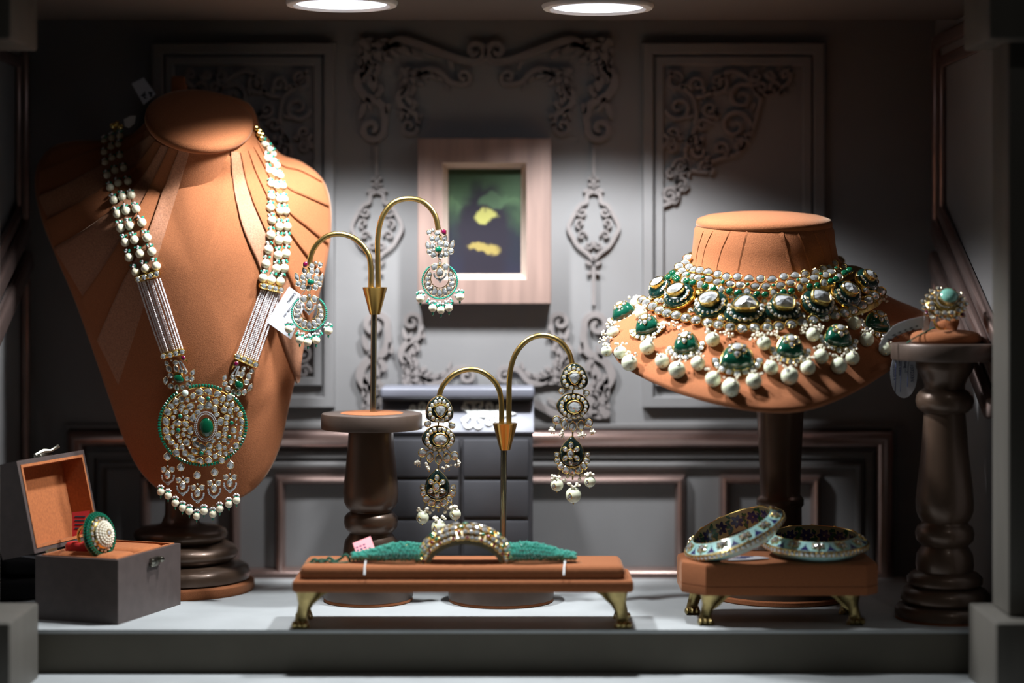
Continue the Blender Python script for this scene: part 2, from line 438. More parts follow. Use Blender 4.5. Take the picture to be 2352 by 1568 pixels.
# front posts, their plinth blocks and head blocks
mb = MB(); mb.bbox((0.319 + 0.03, 1.36, -0.022), (0.06, 0.08, 0.086), 0.0015); struct('trim_3', mb, 'post_paint')
mb = MB(); mb.bbox((0.3325 + 0.03, 1.364, 0.215), (0.06, 0.046, 0.386), 0.0012); struct('trim_4', mb, 'post_paint')
mb = MB(); mb.bbox((0.315 + 0.04, 1.36, 0.432), (0.08, 0.075, 0.052), 0.002); struct('trim_5', mb, 'post_paint')
mb = MB(); mb.bbox((-0.331 - 0.03, 1.36, -0.022), (0.06, 0.08, 0.086), 0.0015); struct('trim_6', mb, 'post_paint')
mb = MB(); mb.bbox((-0.331 - 0.03, 1.36, 0.432), (0.06, 0.075, 0.052), 0.002); struct('trim_7', mb, 'post_paint')
mb = MB(); mb.bbox((-0.355 - 0.02, 1.364, 0.215), (0.04, 0.046, 0.386), 0.0012); struct('trim_8', mb, 'post_paint')

def W3(x, y, h): return P(x, y, WD) + Vector((0, -h, 0))
def wframe(mb, x0, y0, x1, y1, prof, mi=0):     # mitred rectangular moulding; prof: (inset px, height m)
    rows = [[W3(x0 + i, y0 + i, h), W3(x1 - i, y0 + i, h), W3(x1 - i, y1 - i, h), W3(x0 + i, y1 - i, h)] for i, h in prof]
    mb.grid(rows, mi, close=True)
def rnd_prof(w_, h, n=6): return [(w_ * (1 - math.cos(PI * k / n)) / 2, h * math.sin(PI * k / n) + 0.0002) for k in range(n + 1)]
flat = lambda w_, h: [(0, 0), (0.5, h * .8), (2, h), (w_ - 2, h), (w_ - .5, h * .8), (w_, 0)]
for (x0, x1) in ((352, 770), (1475, 1892)):
    mb = MB(); wframe(mb, x0, 100, x1, 935, flat(25, 0.0065)); part('panel_moulding', mb, 'wall_paint', wall_back, sharp=30)
    mb = MB(); wframe(mb, x0 + 29, 130, x1 - 29, 885, flat(20, 0.0045)); part('panel_moulding', mb, 'wall_paint', wall_back, sharp=30)
# dado: rail, nested frames and sunk panels
mb = MB(); wframe(mb, 155, 985, 2052, 1345, rnd_prof(42, 0.011)); part('dado_rail', mb, 'rail_paint', wall_back)
mb = MB(); wframe(mb, 150, 972, 2057, 1358, flat(12, 0.005)); part('dado_shadow_line', mb, 'panel_dark', wall_back)  # dark strip painted in for the shadow line along the rail
mb = MB(); wframe(mb, 202, 1034, 2005, 1345, flat(18, 0.004)); part('dado_moulding', mb, 'panel_dark', wall_back)
mb = MB(); wframe(mb, 225, 1058, 1982, 1345, rnd_prof(18, 0.005)); part('dado_moulding', mb, 'panel_dark', wall_back)
for (x0, x1) in ((632, 1574), (1652, 1885), (322, 552)):
    mb = MB(); wframe(mb, x0, 1088, x1, 1325, rnd_prof(24, 0.008)); part('panel_bead', mb, 'rail_paint', wall_back)
mb = MB(); mb.box((0.5 * (XL + XR), WD - 0.004, 0.461), (XR - XL, 0.008, 0.006)); part('cornice', mb, 'ceiling_paint', wall_back)

def spiral(cx, cy, r, a0, turns, sgn=1, r1=0.12, n=28):
    return [(cx + (r * (1 - t) + r * r1 * t) * math.cos(a0 + sgn * 2 * PI * turns * t), cy + (r * (1 - t) + r * r1 * t) * math.sin(a0 + sgn * 2 * PI * turns * t)) for t in [k / n for k in range(n + 1)]]
def leafpts(cx, cy, l, w_, a, n=10):
    out = []
    for k in range(n):
        t = 2 * PI * k / n; x = l * math.cos(t); y = w_ * math.sin(t) * (1 - 0.3 * math.cos(t))
        out.append((cx + x * math.cos(a) - y * math.sin(a), cy + x * math.sin(a) + y * math.cos(a)))
    return out
def taper(a, b, n): return [a + (b - a) * k / (n - 1) for k in range(n)]
OH = 0.0045
def corner(xc, yc, sx, sy, k, lx, ly):
    """carved corner scroll: perforated leaf block with two arms that end in curls; (xc, yc) outer corner, sx/sy point inwards"""
    mb = MB()
    to = lambda x, y, h: W3(xc + sx * x * k, yc + sy * y * k, h)
    # leaf block with holes between lobes
    for (x, y, l, w_, a) in ((14, 16, 20, 12, .8), (40, 14, 18, 12, .1), (14, 44, 18, 12, 1.5), (44, 40, 16, 10, .8), (66, 20, 18, 9, -.2), (20, 72, 18, 10, 1.7), (64, 48, 14, 8, .3), (42, 66, 14, 8, 1.2), (88, 14, 16, 7, .1), (30, 28, 12, 7, 2.3), (56, 30, 12, 6, 1.9), (28, 56, 13, 6, .4), (4, 30, 12, 6, 1.4), (28, 4, 14, 6, .2), (58, 6, 13, 6, .0), (4, 58, 14, 6, 1.6), (80, 34, 14, 6, .5), (34, 86, 14, 6, 1.9), (8, 88, 14, 7, 1.4)):
        mb.prism(leafpts(x, y, l, w_, a), to, OH)
    # horizontal arm
    pts = catmull([(60, 18), (95, 4), (130, 12), (lx - 40, 46), (lx - 6, 52)], 7)
    sp = spiral(lx + 2, 28, 26, PI / 2, 1.25, -1)
    mb.stroke(pts + sp[1:], taper(20, 10, len(pts + sp) - 1), to, OH)
    for (x, y, l, w_, a) in ((102, 26, 22, 8, .3), (128, 34, 16, 7, .6), (lx - 52, 60, 14, 5, 1.2)): mb.prism(leafpts(x, y, l, w_, a), to, OH)
    # vertical arm
    pts = catmull([(16, 60), (-6, 96), (10, 130), (48, 150), (58, 180), (56, ly - 6)], 7)
    sp = spiral(28, ly, 30, 0, 1.25, 1)
    mb.stroke(pts + sp[1:], taper(21, 10, len(pts + sp) - 1), to, OH)
    for (x, y, l, w_, a) in ((30, 104, 22, 11, 1.2), (44, 122, 18, 9, 2.0), (22, 150, 18, 6, 1.2), (64, 160, 14, 6, 1.8), (6, ly - 40, 20, 7, 1.9)): mb.prism(leafpts(x, y, l, w_, a), to, OH)
    part('carved_scroll', mb, 'ornament_paint', wall_back, sharp=30)
XM = 1116
corner(1405, 90, -1, 1, 1.0, 262, 206); corner(2 * XM - 1405, 90, 1, 1, 1.0, 262, 206)
corner(1312, 158, -1, 1, 0.70, 205, 190); corner(2 * XM - 1312, 158, 1, 1, 0.70, 205, 190)
corner(1398, 958, -1, -1, 1.0, 235, 212); corner(2 * XM - 1398, 958, 1, -1, 1.0, 235, 212)
corner(1306, 882, -1, -1, 0.72, 200, 200); corner(2 * XM - 1306, 882, 1, -1, 0.72, 200, 200)
def medallion(cx):
    mb = MB(); to = lambda x, y, h: W3(cx + x, y, h)
    mb.stroke([(0, 335), (0, 405)], 7, to, OH); mb.stroke([(0, 612), (0, 700)], 8, to, OH)
    for y in (410, 424): 
        for s_ in (-1, 1): mb.prism(leafpts(7 * s_, y, 6, 4, 0), to, OH)
    mb.prism(leafpts(0, 420, 14, 5, PI / 2), to, OH)
    for s_ in (-1, 1):
        pts = catmull([(0, 440), (14 * s_, 446), (17 * s_, 464), (30 * s_, 470), (40 * s_, 484), (57 * s_, 520), (46 * s_, 548), (34 * s_, 566), (16 * s_, 580), (0, 596)], 5)
        mb.stroke(pts, 9, to, OH)
        for (x, y, r, a0, sg) in ((26, 486, 12, 0, 1), (30, 512, 12, 1.5, -1), (27, 540, 12, 3, 1), (12, 562, 11, 4, -1)):
            sp = spiral(x * s_, y, r, a0 if s_ > 0 else PI - a0, 1.1, sg * s_, n=16); mb.stroke(sp, 5, to, OH)
        mb.prism(leafpts(14 * s_, 437, 11, 4, 0.3 * s_), to, OH)
        mb.prism(leafpts(11 * s_, 604, 9, 4, -0.5 * s_), to, OH); mb.prism(leafpts(9 * s_, 626, 7, 4, 0.6 * s_), to, OH)
    part('carved_medallion', mb, 'ornament_paint', wall_back, sharp=30)
medallion(1363); medallion(866)
FRET = [(375, 300, 55), (385, 460, 75), (350, 600, 45), (345, 680, 38), (610, 320, 62), (740, 400, 78), (700, 560, 92), (560, 470, 48), (470, 640, 48), (500, 705, 52), (620, 690, 42), (725, 670, 36), (400, 790, 52), (540, 790, 42), (335, 950, 46), (390, 880, 44), (850, 350, 42), (930, 345, 46), (820, 285, 36), (900, 275, 30), (985, 275, 26), (490, 330, 46), (520, 560, 40), (340, 830, 34)]
def fret(x0, sx, q=2.45):
    mb = MB(); r_ = random.Random(3)
    to = lambda x, y, h: W3(x0 + sx * (x - 295) / q, 60 + y / q, h)
    for (x, y, r) in FRET:
        sp = spiral(x, y, r, r_.uniform(0, 6.28), r_.uniform(1.15, 1.5), r_.choice((-1, 1)), 0.15, 26)
        mb.stroke(sp, taper(21, 13, len(sp)), to, OH)
        if r > 40: mb.prism(leafpts(x + r * .8, y + r * .7, 26, 10, r_.uniform(0, 3)), to, OH)
    for pts in ([(300, 1010), (380, 960), (370, 860), (440, 800), (420, 700), (480, 560), (470, 420), (420, 360), (330, 250)],
                [(480, 400), (560, 380), (660, 260), (760, 290), (850, 380), (990, 330), (1010, 260)], [(400, 800), (540, 820), (560, 770), (640, 740), (720, 710), (790, 600), (830, 470), (850, 380)]):
        p2 = catmull(pts, 6); mb.stroke(p2, 20, to, OH)
    part('carved_fretwork', mb, 'ornament_paint', wall_back, sharp=30)
fret(1521, 1); fret(722, -1)
# lower ornament of the left panel, beside the bust
def fret_low(x0, sx):
    mb = MB(); to = lambda x, y, h: W3(x0 + sx * x, y, h)
    for (x, y, r, a) in ((18, 770, 16, 0), (22, 810, 20, 1), (20, 852, 16, 3), (56, 852, 16, 2), (90, 858, 13, 1), (54, 815, 13, 4)): mb.stroke(spiral(x, y, r, a, 1.3, 1, .15, 22), 6, to, OH)
    part('carved_fretwork', mb, 'ornament_paint', wall_back, sharp=30)
fret_low(720, -1)
# side walls: upright mouldings and the pair of slanting rails
def side(wall, X, s_, ylo):
    def bar(a, b, wd, h, m, rot=True):
        (d0, z0), (d1, z1) = a, b
        v = Vector((0, d1 - d0, z1 - z0)); L = v.length; y = v.normalized(); x = Vector((s_, 0, 0)); z = x.cross(y)
        M = Matrix.Translation(Vector((X, (d0 + d1) / 2, (z0 + z1) / 2))) @ Matrix((x, y, z)).transposed().to_4x4()
        q = MB(); q.bbox((h / 2, 0, 0), (h, L, wd), min(h, wd) * .45, 3, M=M); part('side_rail', q, m, wall)
    bar((1.632, 0.44), (1.632, 0.288), 0.012, 0.007, 'rail_paint'); bar((1.612, 0.425), (1.612, 0.296), 0.006, 0.005, 'rail_paint')
    bar((1.632, 0.437), (1.40, 0.437), 0.012, 0.007, 'rail_paint'); bar((1.612, 0.420), (1.40, 0.420), 0.010, 0.005, 'rail_paint')
    bar((1.632, 0.288), (1.40, 0.168), 0.016, 0.009, 'rail_paint'); bar((1.612, 0.300), (1.40, 0.190), 0.011, 0.007, 'rail_paint')
    bar((1.640, 0.262), (1.44, 0.152), 0.018, 0.009, 'rail_paint')
    bar((1.632, 0.255), (1.632, 0.004), 0.012, 0.007, 'rail_paint')
side(wall_right, XR, -1, 0); side(wall_left, XL, 1, 0)
# recessed ceiling spotlights
for i, (px, py) in enumerate(((785, 4), (1373, 12))):
    D = F * (ZC - H) / (HY - py); c = P(px, py, D); R = S(129, D)
    t = thing('downlight', ['round recessed ceiling spotlight above the long pearl necklace', 'round recessed ceiling spotlight above the framed picture and choker'][i], 'ceiling light', (c.x, c.y, ZC), 'recessed ceiling spotlights')
    M = Matrix.Translation((c.x, c.y, ZC))
    q = MB(); q.lathe([(R * .80, -0.0015), (R * .86, -0.0035), (R * .97, -0.003), (R, -0.0008), (R, 0.0)], 64, M, cap=False); part('trim_ring', q, 'lamp_trim', t)
    q = MB(); q.lathe([(R * .81, -0.0016), (R * .4, -0.0012), (0.0001, -0.0010)], 64, M, cap=False); part('lens', q, 'lamp_lens', t)
    ld = bpy.data.lights.new('spot_light', 'SPOT'); ld.energy = LAMP_POWER; ld.color = LAMP_COL
    ld.spot_size = math.radians(LAMP_ANGLE); ld.spot_blend = LAMP_BLEND; ld.shadow_soft_size = 0.018
    link('spot_light', ld, t, Matrix.Translation((c.x, c.y, ZC - 0.014)))
# picture in a plain wooden frame
t = thing('picture_frame', 'small dark painting in a wide pale wood frame on the wall', 'picture', W3(1113, 697, 0.007))
FH = 0.018
q = MB(); wframe(q, 962, 320, 1265, 697, [(0, 0.0), (0, FH), (2, FH + .0006), (56, FH + .0006)]); part('frame', q, 'frame_wood', t)
q = MB(); wframe(q, 1018, 376, 1209, 641, [(0, FH + .0006), (10, 0.006), (12, 0.0055)]); part('frame_lip', q, 'frame_lip', t)
q = MB(); q.add([W3(1027, 385, .0052), W3(1201, 385, .0052), W3(1201, 632, .0052), W3(1027, 632, .0052), W3(1027, 385, .001), W3(1201, 385, .001), W3(1201, 632, .001), W3(1027, 632, .001)],
                [(0, 1, 2, 3), (0, 4, 5, 1), (1, 5, 6, 2), (2, 6, 7, 3), (3, 7, 4, 0), (7, 6, 5, 4)]); part('canvas', q, 'painting', t, smooth=False)
# ================================================================== long necklace bust
def lerp(a, b, t): return a + (b - a) * t
def sstep(t): t = max(0, min(1, t)); return t * t * (3 - 2 * t)
def lathe_px(mb, cx, D, prof, n=56, mi=0, cap=True):      # prof: (half width px, row px)
    c = P(cx, HY, D); mb.lathe([(S(hw, D), H - (y - HY) / F * D) for hw, y in prof], n, Matrix.Translation((c.x, c.y, 0)), mi, cap)
OUT = catmull([(352, 262), (318, 300), (285, 316), (232, 324), (168, 326), (118, 342), (88, 385), (84, 440), (100, 510), (132, 592), (172, 685), (212, 795), (250, 905), (288, 1012), (332, 1090), (400, 1143), (470, 1162), (545, 1142), (598, 1104), (640, 1028), (668, 905), (700, 785), (738, 650), (757, 550), (757, 470), (738, 412), (692, 374), (644, 356), (618, 325), (596, 296), (570, 240), (480, 215), (400, 222)], 4, True)
BC = (456, 640)
CAPC = (458, 272); CAPR = (122, 70); CAPA = math.radians(13)
def cap_e(x, y):
    dx, dy = x - CAPC[0], y - CAPC[1]; c, s_ = math.cos(CAPA), math.sin(CAPA)
    return math.hypot((dx * c + dy * s_) / CAPR[0], (-dx * s_ + dy * c) / CAPR[1])
def bust_D(x, y, t):
    v = (y - 330) / 830
    return lerp(1.592, 1.542, v) - lerp(0.056, 0.034, sstep(v)) * (1 - t ** 2.3) - 0.018 * sstep((2.0 - cap_e(x, y)) / 1.0)
ROWS = 26
rows = []
for j in range(1, ROWS + 1):
    t = j / ROWS; r = []
    for (ox, oy) in OUT:
        x, y = BC[0] + (ox - BC[0]) * t, BC[1] + (oy - BC[1]) * t
        r.append(P(x, y, bust_D(x, y, t)))
    rows.append(r)
edge = []
for k in range(1, 4):           # rolled edge to the back
    r = []
    for (ox, oy) in OUT:
        a = k / 3 * PI / 2; g = 1 + 0.010 * math.sin(a) - (0.012 if k == 3 else 0)
        x, y = BC[0] + (ox - BC[0]) * g, BC[1] + (oy - BC[1]) * g
        r.append(P(x, y, bust_D(ox, oy, 1) + 0.006 * (1 - math.cos(a)) + 0.004 * k))
    edge.append(r)
bb = MB(); bb.grid(rows + edge, close=True); n_ = len(OUT)
o = len(bb.v); bb.v.append(P(BC[0], BC[1], bust_D(BC[0], BC[1], 0)))
for i in range(n_): bb.f.append((o, i, (i + 1) % n_)); bb.m.append(0)
L0 = (ROWS + 2) * n_
bb.f.append(tuple(range(L0, L0 + n_))); bb.m.append(0)
bust = thing('necklace_bust', 'tall tan suede necklace bust with pleated shoulders on turned wooden foot', 'display bust', P(415, 1353, 1.585))
bodyme = bb.mesh('bust_body', 'suede', True, 60)
body = part('bust_body', bodyme, None, bust)
cn = Vector((0.17, -0.58, 0.80)).normalized(); capD = 1.556; cc = P(CAPC[0], CAPC[1], capD); cr = S(123, capD)
Mcap = Matrix.Translation(cc) @ basis(cn, (0, 0, 1)).to_4x4()
nk = MB(); nk.lathe([(cr * 1.12, -0.052), (cr * 1.00, -0.030), (cr * .94, -0.012), (cr * .93, -0.004), (cr * .5, -0.002)], 64, Mcap); part('neck', nk, 'suede', bust)
q = MB(); q.lathe([(cr * .90, -0.0070), (cr * .97, -0.0062), (cr * 1.005, -0.0035), (cr, -0.0005), (cr * .95, 0.0018), (cr * .8, 0.0036), (cr * .5, 0.0055), (cr * .2, 0.0063), (0.0001, 0.0065)], 64, Mcap, cap=True); part('neck_cap', q, 'suede', bust, sharp=80)
q = MB(); q.bbox(P(410, 198, 1.612), (0.011, 0.008, 0.016), 0.002); q.bbox(P(412, 420, 1.614), (0.012, 0.010, 0.16), 0.002); part('back_support', q, 'suede', bust)
q = MB(); lathe_px(q, 415, 1.585, [(34, 1040), (36, 1180), (44, 1200), (60, 1206), (90, 1210), (103, 1216), (107, 1225), (104, 1234), (94, 1240), (92, 1243), (112, 1247), (126, 1255), (131, 1266), (128, 1277), (116, 1284), (114, 1287), (140, 1292), (154, 1300), (158, 1312), (157, 1325), (150, 1329)]); part('turned_foot', q, 'bronze_wood', bust, sharp=50)
q = MB(); lathe_px(q, 415, 1.585, [(160, 1329), (168, 1333), (169, 1346), (166, 1353)]); part('felt_base', q, 'suede', bust)
vv = [Vector(p) for p in bb.v] + [Vector(p) for p in nk.v]; ff = list(bb.f) + [tuple(i + len(bb.v) for i in f_) for f_ in nk.f]
BV = BVHTree.FromPolygons([tuple(p) for p in vv], ff)
bsurf = bvh_surf(BV, BC)
bsoft = bvh_surf(BV, BC, 0.4)
# pleats: overlapping bands of cloth, each with a raised lower edge
PL = [[(437, 342), (403, 453), (363, 584), (328, 703), (270, 880)], [(411, 343), (375, 440), (330, 560), (282, 650), (226, 778)], [(388, 338), (345, 430), (290, 530), (240, 610), (190, 680)],
      [(371, 332), (330, 405), (265, 475), (190, 530), (127, 566)], [(357, 322), (310, 382), (240, 430), (170, 470), (110, 502)], [(346, 310), (290, 350), (220, 388), (150, 424), (91, 449)], [(336, 300), (280, 328), (205, 350), (145, 374), (95, 390)], [(322, 305), (285, 322), (225, 332), (175, 336), (125, 347)]]
PR = [[(529, 346), (536, 437), (560, 533), (600, 628), (647, 782), (682, 880)], [(551, 350), (568, 430), (604, 520), (645, 600), (705, 735)], [(569, 346), (592, 410), (640, 500), (685, 565), (735, 630)],
      [(582, 338), (606, 385), (655, 480), (705, 525), (751, 562)], [(590, 325), (614, 370), (656, 430), (705, 455), (753, 476)], [(594, 312), (618, 355), (650, 384), (690, 395), (738, 420)], [(600, 308), (622, 345), (648, 362), (680, 372), (705, 386)]]
def pleat(a, b, m):
    A = catmull(a, 6); B = catmull(b, 6); n = 25
    def samp(L, t):
        q_ = t * (len(L) - 1); i = min(int(q_), len(L) - 2); f_ = q_ - i; return (lerp(L[i][0], L[i + 1][0], f_), lerp(L[i][1], L[i + 1][1], f_))
    prof = [(0.0, -0.0010), (0.004, 0.0011), (0.03, 0.0020), (0.10, 0.0021), (0.30, 0.0015), (0.55, 0.0009), (0.8, 0.0005), (1.04, 0.0001)]
    R = []
    for s_, h in prof:
        r = []
        for k in range(n):
            t = k / (n - 1); pa, pb = samp(A, t), samp(B, t)
            l, nr = bsurf(lerp(pa[0], pb[0], s_), lerp(pa[1], pb[1], s_)); r.append(l + nr * h * min(1, .4 + 2 * t))
        R.append(r)
    q = MB(); q.grid(R); return part('pleat', q, m, bust, sharp=60)
for i in range(len(PL) - 1): pleat(PL[i + 1], PL[i], 'suede_satin' if i in (0, 2, 4) else 'suede')
for i in range(len(PR) - 1): pleat(PR[i], PR[i + 1], 'suede_satin' if i in (0,) else 'suede')
# ================================================================== long pearl necklace
NKL = thing('long_necklace', 'long pearl and emerald necklace with round diamond pendant on tall bust', 'necklace', P(465, 976, 1.52))
c1 = lambda x, y: (60 + x / 3.136, 150 + y / 3.136)
c2 = lambda x, y: (180 + x / 3.92, 560 + y / 3.92)
c3 = lambda x, y: (320 + x / 4.48, 860 + y / 4.48)
LS = [[(562, 548), (617, 524), (676, 508)], [(562, 628), (612, 592), (665, 572)], [(570, 705), (620, 672), (676, 655)], [(585, 792), (640, 758), (703, 740)], [(605, 880), (663, 848), (734, 836)], [(630, 970), (692, 948), (757, 936)], [(656, 1070), (719, 1047), (793, 1034)], [(680, 1172), (745, 1155), (834, 1132)], [(714, 1274), (780, 1257), (870, 1240)], [(742, 1382), (820, 1356), (905, 1340)], [(790, 1487), (860, 1462), (937, 1445)]]
RS = [[(1715, 565), (1750, 602), (1780, 640)], [(1735, 668), (1780, 690), (1808, 722)], [(1750, 757), (1795, 780), (1832, 795)], [(1765, 855), (1805, 870), (1850, 868)], [(1765, 945), (1825, 965), (1860, 965)], [(1760, 1025), (1830, 1050), (1870, 1050)], [(1770, 1115), (1825, 1160), (1880, 1160)], [(1762, 1220), (1820, 1258), (1880, 1258)], [(1745, 1325), (1815, 1365), (1872, 1355)], [(1727, 1428), (1803, 1463), (1860, 1460)], [(1705, 1530), (1765, 1545), (1830, 1555)]]
beads = MB(); seeds = MB(); wires = MB()
for side_, rowsP in (('l', LS), ('r', RS)):
    last = [None] * 3
    for j, r in enumerate(rowsP):
        pr = lerp(8.0, 10.6, min(1, j / 7))
        for k, (x, y) in enumerate(r):
            px, py = c1(x, y); o = set_pearl(NKL, bsurf, px, py, pr, 'pearl'); c = WM[o.name].translation.copy(); rr = S(pr, c.y)
            up = (last[k] - c).normalized() if last[k] is not None else Vector((0, -.3, 1)).normalized()
            e = c + up * rr * 1.32
            for m_ in range(5):             # little tuft of emerald and seed beads above each pearl
                a = m_ / 5 * 2 * PI + rnd.random(); d = Vector((math.cos(a), -abs(math.sin(a)) * .7, 0.35 * math.sin(a) + .2)) * rr * .62
                (beads if m_ % 2 == 0 else seeds).sphere(e + d, S(3.0, c.y), (6, 4))
            if last[k] is not None: wires.tube([c, last[k]], S(.9, c.y), 5)
            last[k] = c
part('emerald_bead_tufts', beads, 'emerald_light', NKL, stuff=True, label='tiny green beads between the pearls')
part('seed_bead_tufts', seeds, 'seed_pearl', NKL, stuff=True); part('link_wires', wires, 'wire', NKL, stuff=True)
# gold clasps at the shoulders
for pts in ([(272, 285), (262, 290), (280, 292), (268, 298)], [(590, 295), (598, 302), (604, 310), (596, 308), (602, 318)]):
    q = MB()
    for (x, y) in pts: l, nr = bsurf(x, y); q.sphere(l + Vector((0, -.006, 0)), S(7, l.y), (8, 5))
    part('clasp', q, 'gold', NKL)
# bars of four stones and the seed pearl straps
def bar(pts, r=6.6):
    l0, _ = bsurf(*pts[0]); l1, _ = bsurf(*pts[-1]); off = Vector((0, -.0035, 0))
    d = (l1 - l0).normalized() * S(7, l0.y); q = MB(); q.tube([l0 + off - d, l0 + off, l1 + off, l1 + off + d], [S(5, 1.5), S(8.5, 1.5), S(8.5, 1.5), S(5, 1.5)], 10); o = part('spacer_bar', q, 'gold', NKL)
    for (x, y) in pts: set_gem(o, bsoft, x, y, r, r * 1.05, lift=.0058, stone='diamond', name='diamond', th=4)
bL = [c2(550, 315), c2(605, 298), c2(660, 285), c2(715, 268)]; bR = [c2(1660, 375), c2(1712, 388), c2(1762, 400), c2(1812, 412)]
dL = [c2(778, 1008), c2(838, 998), c2(888, 982), c2(943, 968)]; dR = [c2(1430, 1012), c2(1482, 1035), c2(1535, 1060), c2(1585, 1085)]
for b_ in (bL, bR, dL, dR): bar(b_)
def straps(a0, a1, b0, b1, n=10):
    for i in range(n):
        t = i / (n - 1); q = MB(); s0 = (lerp(a0[0], a1[0], t), lerp(a0[1], a1[1], t)); s1 = (lerp(b0[0], b1[0], t), lerp(b0[1], b1[1], t))
        bow = rnd.uniform(-1.6, 1.6); k = int(math.hypot(s1[0] - s0[0], s1[1] - s0[1]) / 4.0)
        lift = 0.0022 + rnd.choice((0, .0012))
        for j in range(k + 1):
            u = j / k; x = lerp(s0[0], s1[0], u) + bow * math.sin(PI * u); y = lerp(s0[1], s1[1], u)
            l, nr = bsurf(x, y); q.sphere(l + nr * lift, S(2.35, l.y), (6, 4))
        part('seed_pearl_strand', q, 'seed_pearl', NKL, sharp=180)
straps(c2(550, 345), c2(745, 318), c2(765, 985), c2(945, 945)); straps(c2(1635, 418), c2(1805, 450), c2(1425, 985), c2(1598, 1050))
# peacock shaped links
PK = [('tri', 803, 1072, 20, 22), ('round', 845, 1045, 12, 12), ('round', 882, 1065, 22, 20), ('round', 825, 1122, 24, 32), ('round', 885, 1120, 20, 30), ('round', 840, 1180, 24, 24), ('pear', 930, 1140, 24, 22), ('round', 970, 1150, 20, 20), ('pear', 1033, 1155, 20, 26), ('leaf', 795, 1225, 24, 36), ('round', 840, 1275, 25, 24), ('round', 895, 1290, 24, 26), ('round', 947, 1285, 23, 26), ('round', 998, 1262, 25, 25), ('round', 1027, 1212, 20, 22), ('round', 985, 1208, 20, 22), ('round', 860, 1235, 12, 12)]
PKR = [('round', 1480, 1120, 22, 20), ('round', 1520, 1110, 12, 12), ('round', 1553, 1143, 20, 22), ('round', 1470, 1170, 22, 30), ('round', 1527, 1190, 22, 32), ('pear', 1440, 1165, 20, 22), ('round', 1388, 1195, 24, 20), ('pear', 1318, 1200, 20, 26), ('round', 1375, 1240, 22, 22), ('round', 1320, 1255, 24, 22), ('round', 1345, 1303, 26, 26), ('round', 1395, 1330, 24, 26), ('round', 1440, 1340, 22, 26), ('round', 1490, 1332, 22, 26), ('leaf', 1540, 1290, 22, 36), ('round', 1508, 1240, 24, 24), ('round', 1410, 1215, 14, 14)]
def peacock(lst, rb, em, neck, back):
    q = MB(); l, nr = bsoft(*c2(*back)); q.lathe([(S(11, 1.5), -.002), (S(12, 1.5), 0.0), (S(10, 1.5), .001)], 20, frame(l + nr * .003, nr)); o = part('peacock_link', q, 'gold', NKL, label='peacock shaped diamond link')
    for (kd, x, y, a, b_) in lst: set_gem(o, bsoft, *c2(x, y), a / 3.5, b_ / 3.5, kd, 'diamond', 'gold_pale', lift=.004, th=4, ang=rnd.uniform(-.5, .5))
    set_gem(o, bsoft, *c2(rb[0], rb[1]), 7.5, 5.5, 'pear', 'ruby', 'gold_pale', lift=.0055, th=4, name='ruby', ang=rb[2], dome=True)
    set_gem(o, bsoft, *c2(em[0], em[1]), em[2] / 3.92, em[3] / 3.92, 'pear', 'emerald', 'gold', lift=.0055, th=6, name='emerald', ang=em[4], rim=.95, dome=True)
    q = MB(); n = 9
    for i in range(n):
        t = i / (n - 1); l, nr = bsoft(*c2(lerp(neck[0], neck[2], t), lerp(neck[1], neck[3], t)))
        for s_ in (-1, 1): q.sphere(l + nr * .005 + Vector((s_ * S(2.2 + t * 2.5, 1.5), 0, 0)), S(2.4, 1.5), (6, 4))
    part('pave_neck', q, 'diamond', o, smooth=False)
    l, nr = bsoft(*c2(rb[0], rb[1])); q = MB(); q.tube([l + nr * .005, l + nr * .006 + Vector((rb[3] * S(8, 1.5), 0, -S(5, 1.5))), l + nr * .006 + Vector((rb[3] * S(11, 1.5), 0, -S(13, 1.5)))], [.0012, .0009, .0003], 6); part('beak', q, 'gold', o)
peacock(PK, (952, 1022, -.9, 1), (912, 1208, 52, 38, -.4), (925, 1050, 960, 1130), (905, 1190))
peacock(PKR, (1415, 1077, .9, -1), (1440, 1265, 40, 48, .5), (1430, 1105, 1395, 1175), (1440, 1235))
# round pendant
pl, pn = bsurf(465, 976); pn = (pn * .4 + Vector((0.02, -1, .12)) * .6).normalized(); pl = pl - Vector((0, .0095, 0))
psurf = plane_surf(pl, pn)
PD = part('pendant', MB().lathe([(S(90, 1.51), -.0012), (S(93, 1.51), 0), (S(90, 1.51), .0008)], 72, frame(pl - pn * .001, pn, scale=(1.06, .965, 1))), 'gold', NKL, label='round openwork diamond pendant with emerald centre')
bpy.data.objects.remove(PD)
q = MB(); pc = psurf(465.5, 976)[0]
for (rx, ry, r) in ((95.5, 87.5, 1.3), (77, 70, 1.0), (58, 56, .9)):
    q.tube([psurf(465.5 + rx * math.cos(a), 976 + ry * math.sin(a))[0] for a in [2 * PI * k / 72 for k in range(73)]], S(r, 1.5), 6)
for k in range(16):
    a = 2 * PI * k / 16 + .2; q.tube([psurf(465.5 + 32 * math.cos(a), 976 + 36 * math.sin(a))[0], psurf(465.5 + 96 * math.cos(a + .2), 976 + 88 * math.sin(a + .2))[0]], S(1.0, 1.5), 5)
PD = part('pendant', q, 'gold', NKL, label='round openwork diamond pendant with emerald centre')
q = MB()
for k in range(88):
    a = 2 * PI * k / 88
    if abs(a - 4.25) < .16 or abs(a - 5.28) < .09: continue
    l = psurf(465.5 + 100 * math.cos(a), 976 + 91.5 * math.sin(a))[0]
    q.bbox((0, 0, 0), (S(6.0, 1.5), S(7.5, 1.5), S(7, 1.5)), S(1.6, 1.5), 1, M=frame(l, pn, (0, 0, 1), -math.atan2(92 * math.cos(a), 101 * math.sin(a)) if False else -(a + PI / 2)))
part('emerald_rim', q, 'emerald_bead', PD, stuff=True, sharp=20, label='rim of small square emeralds')
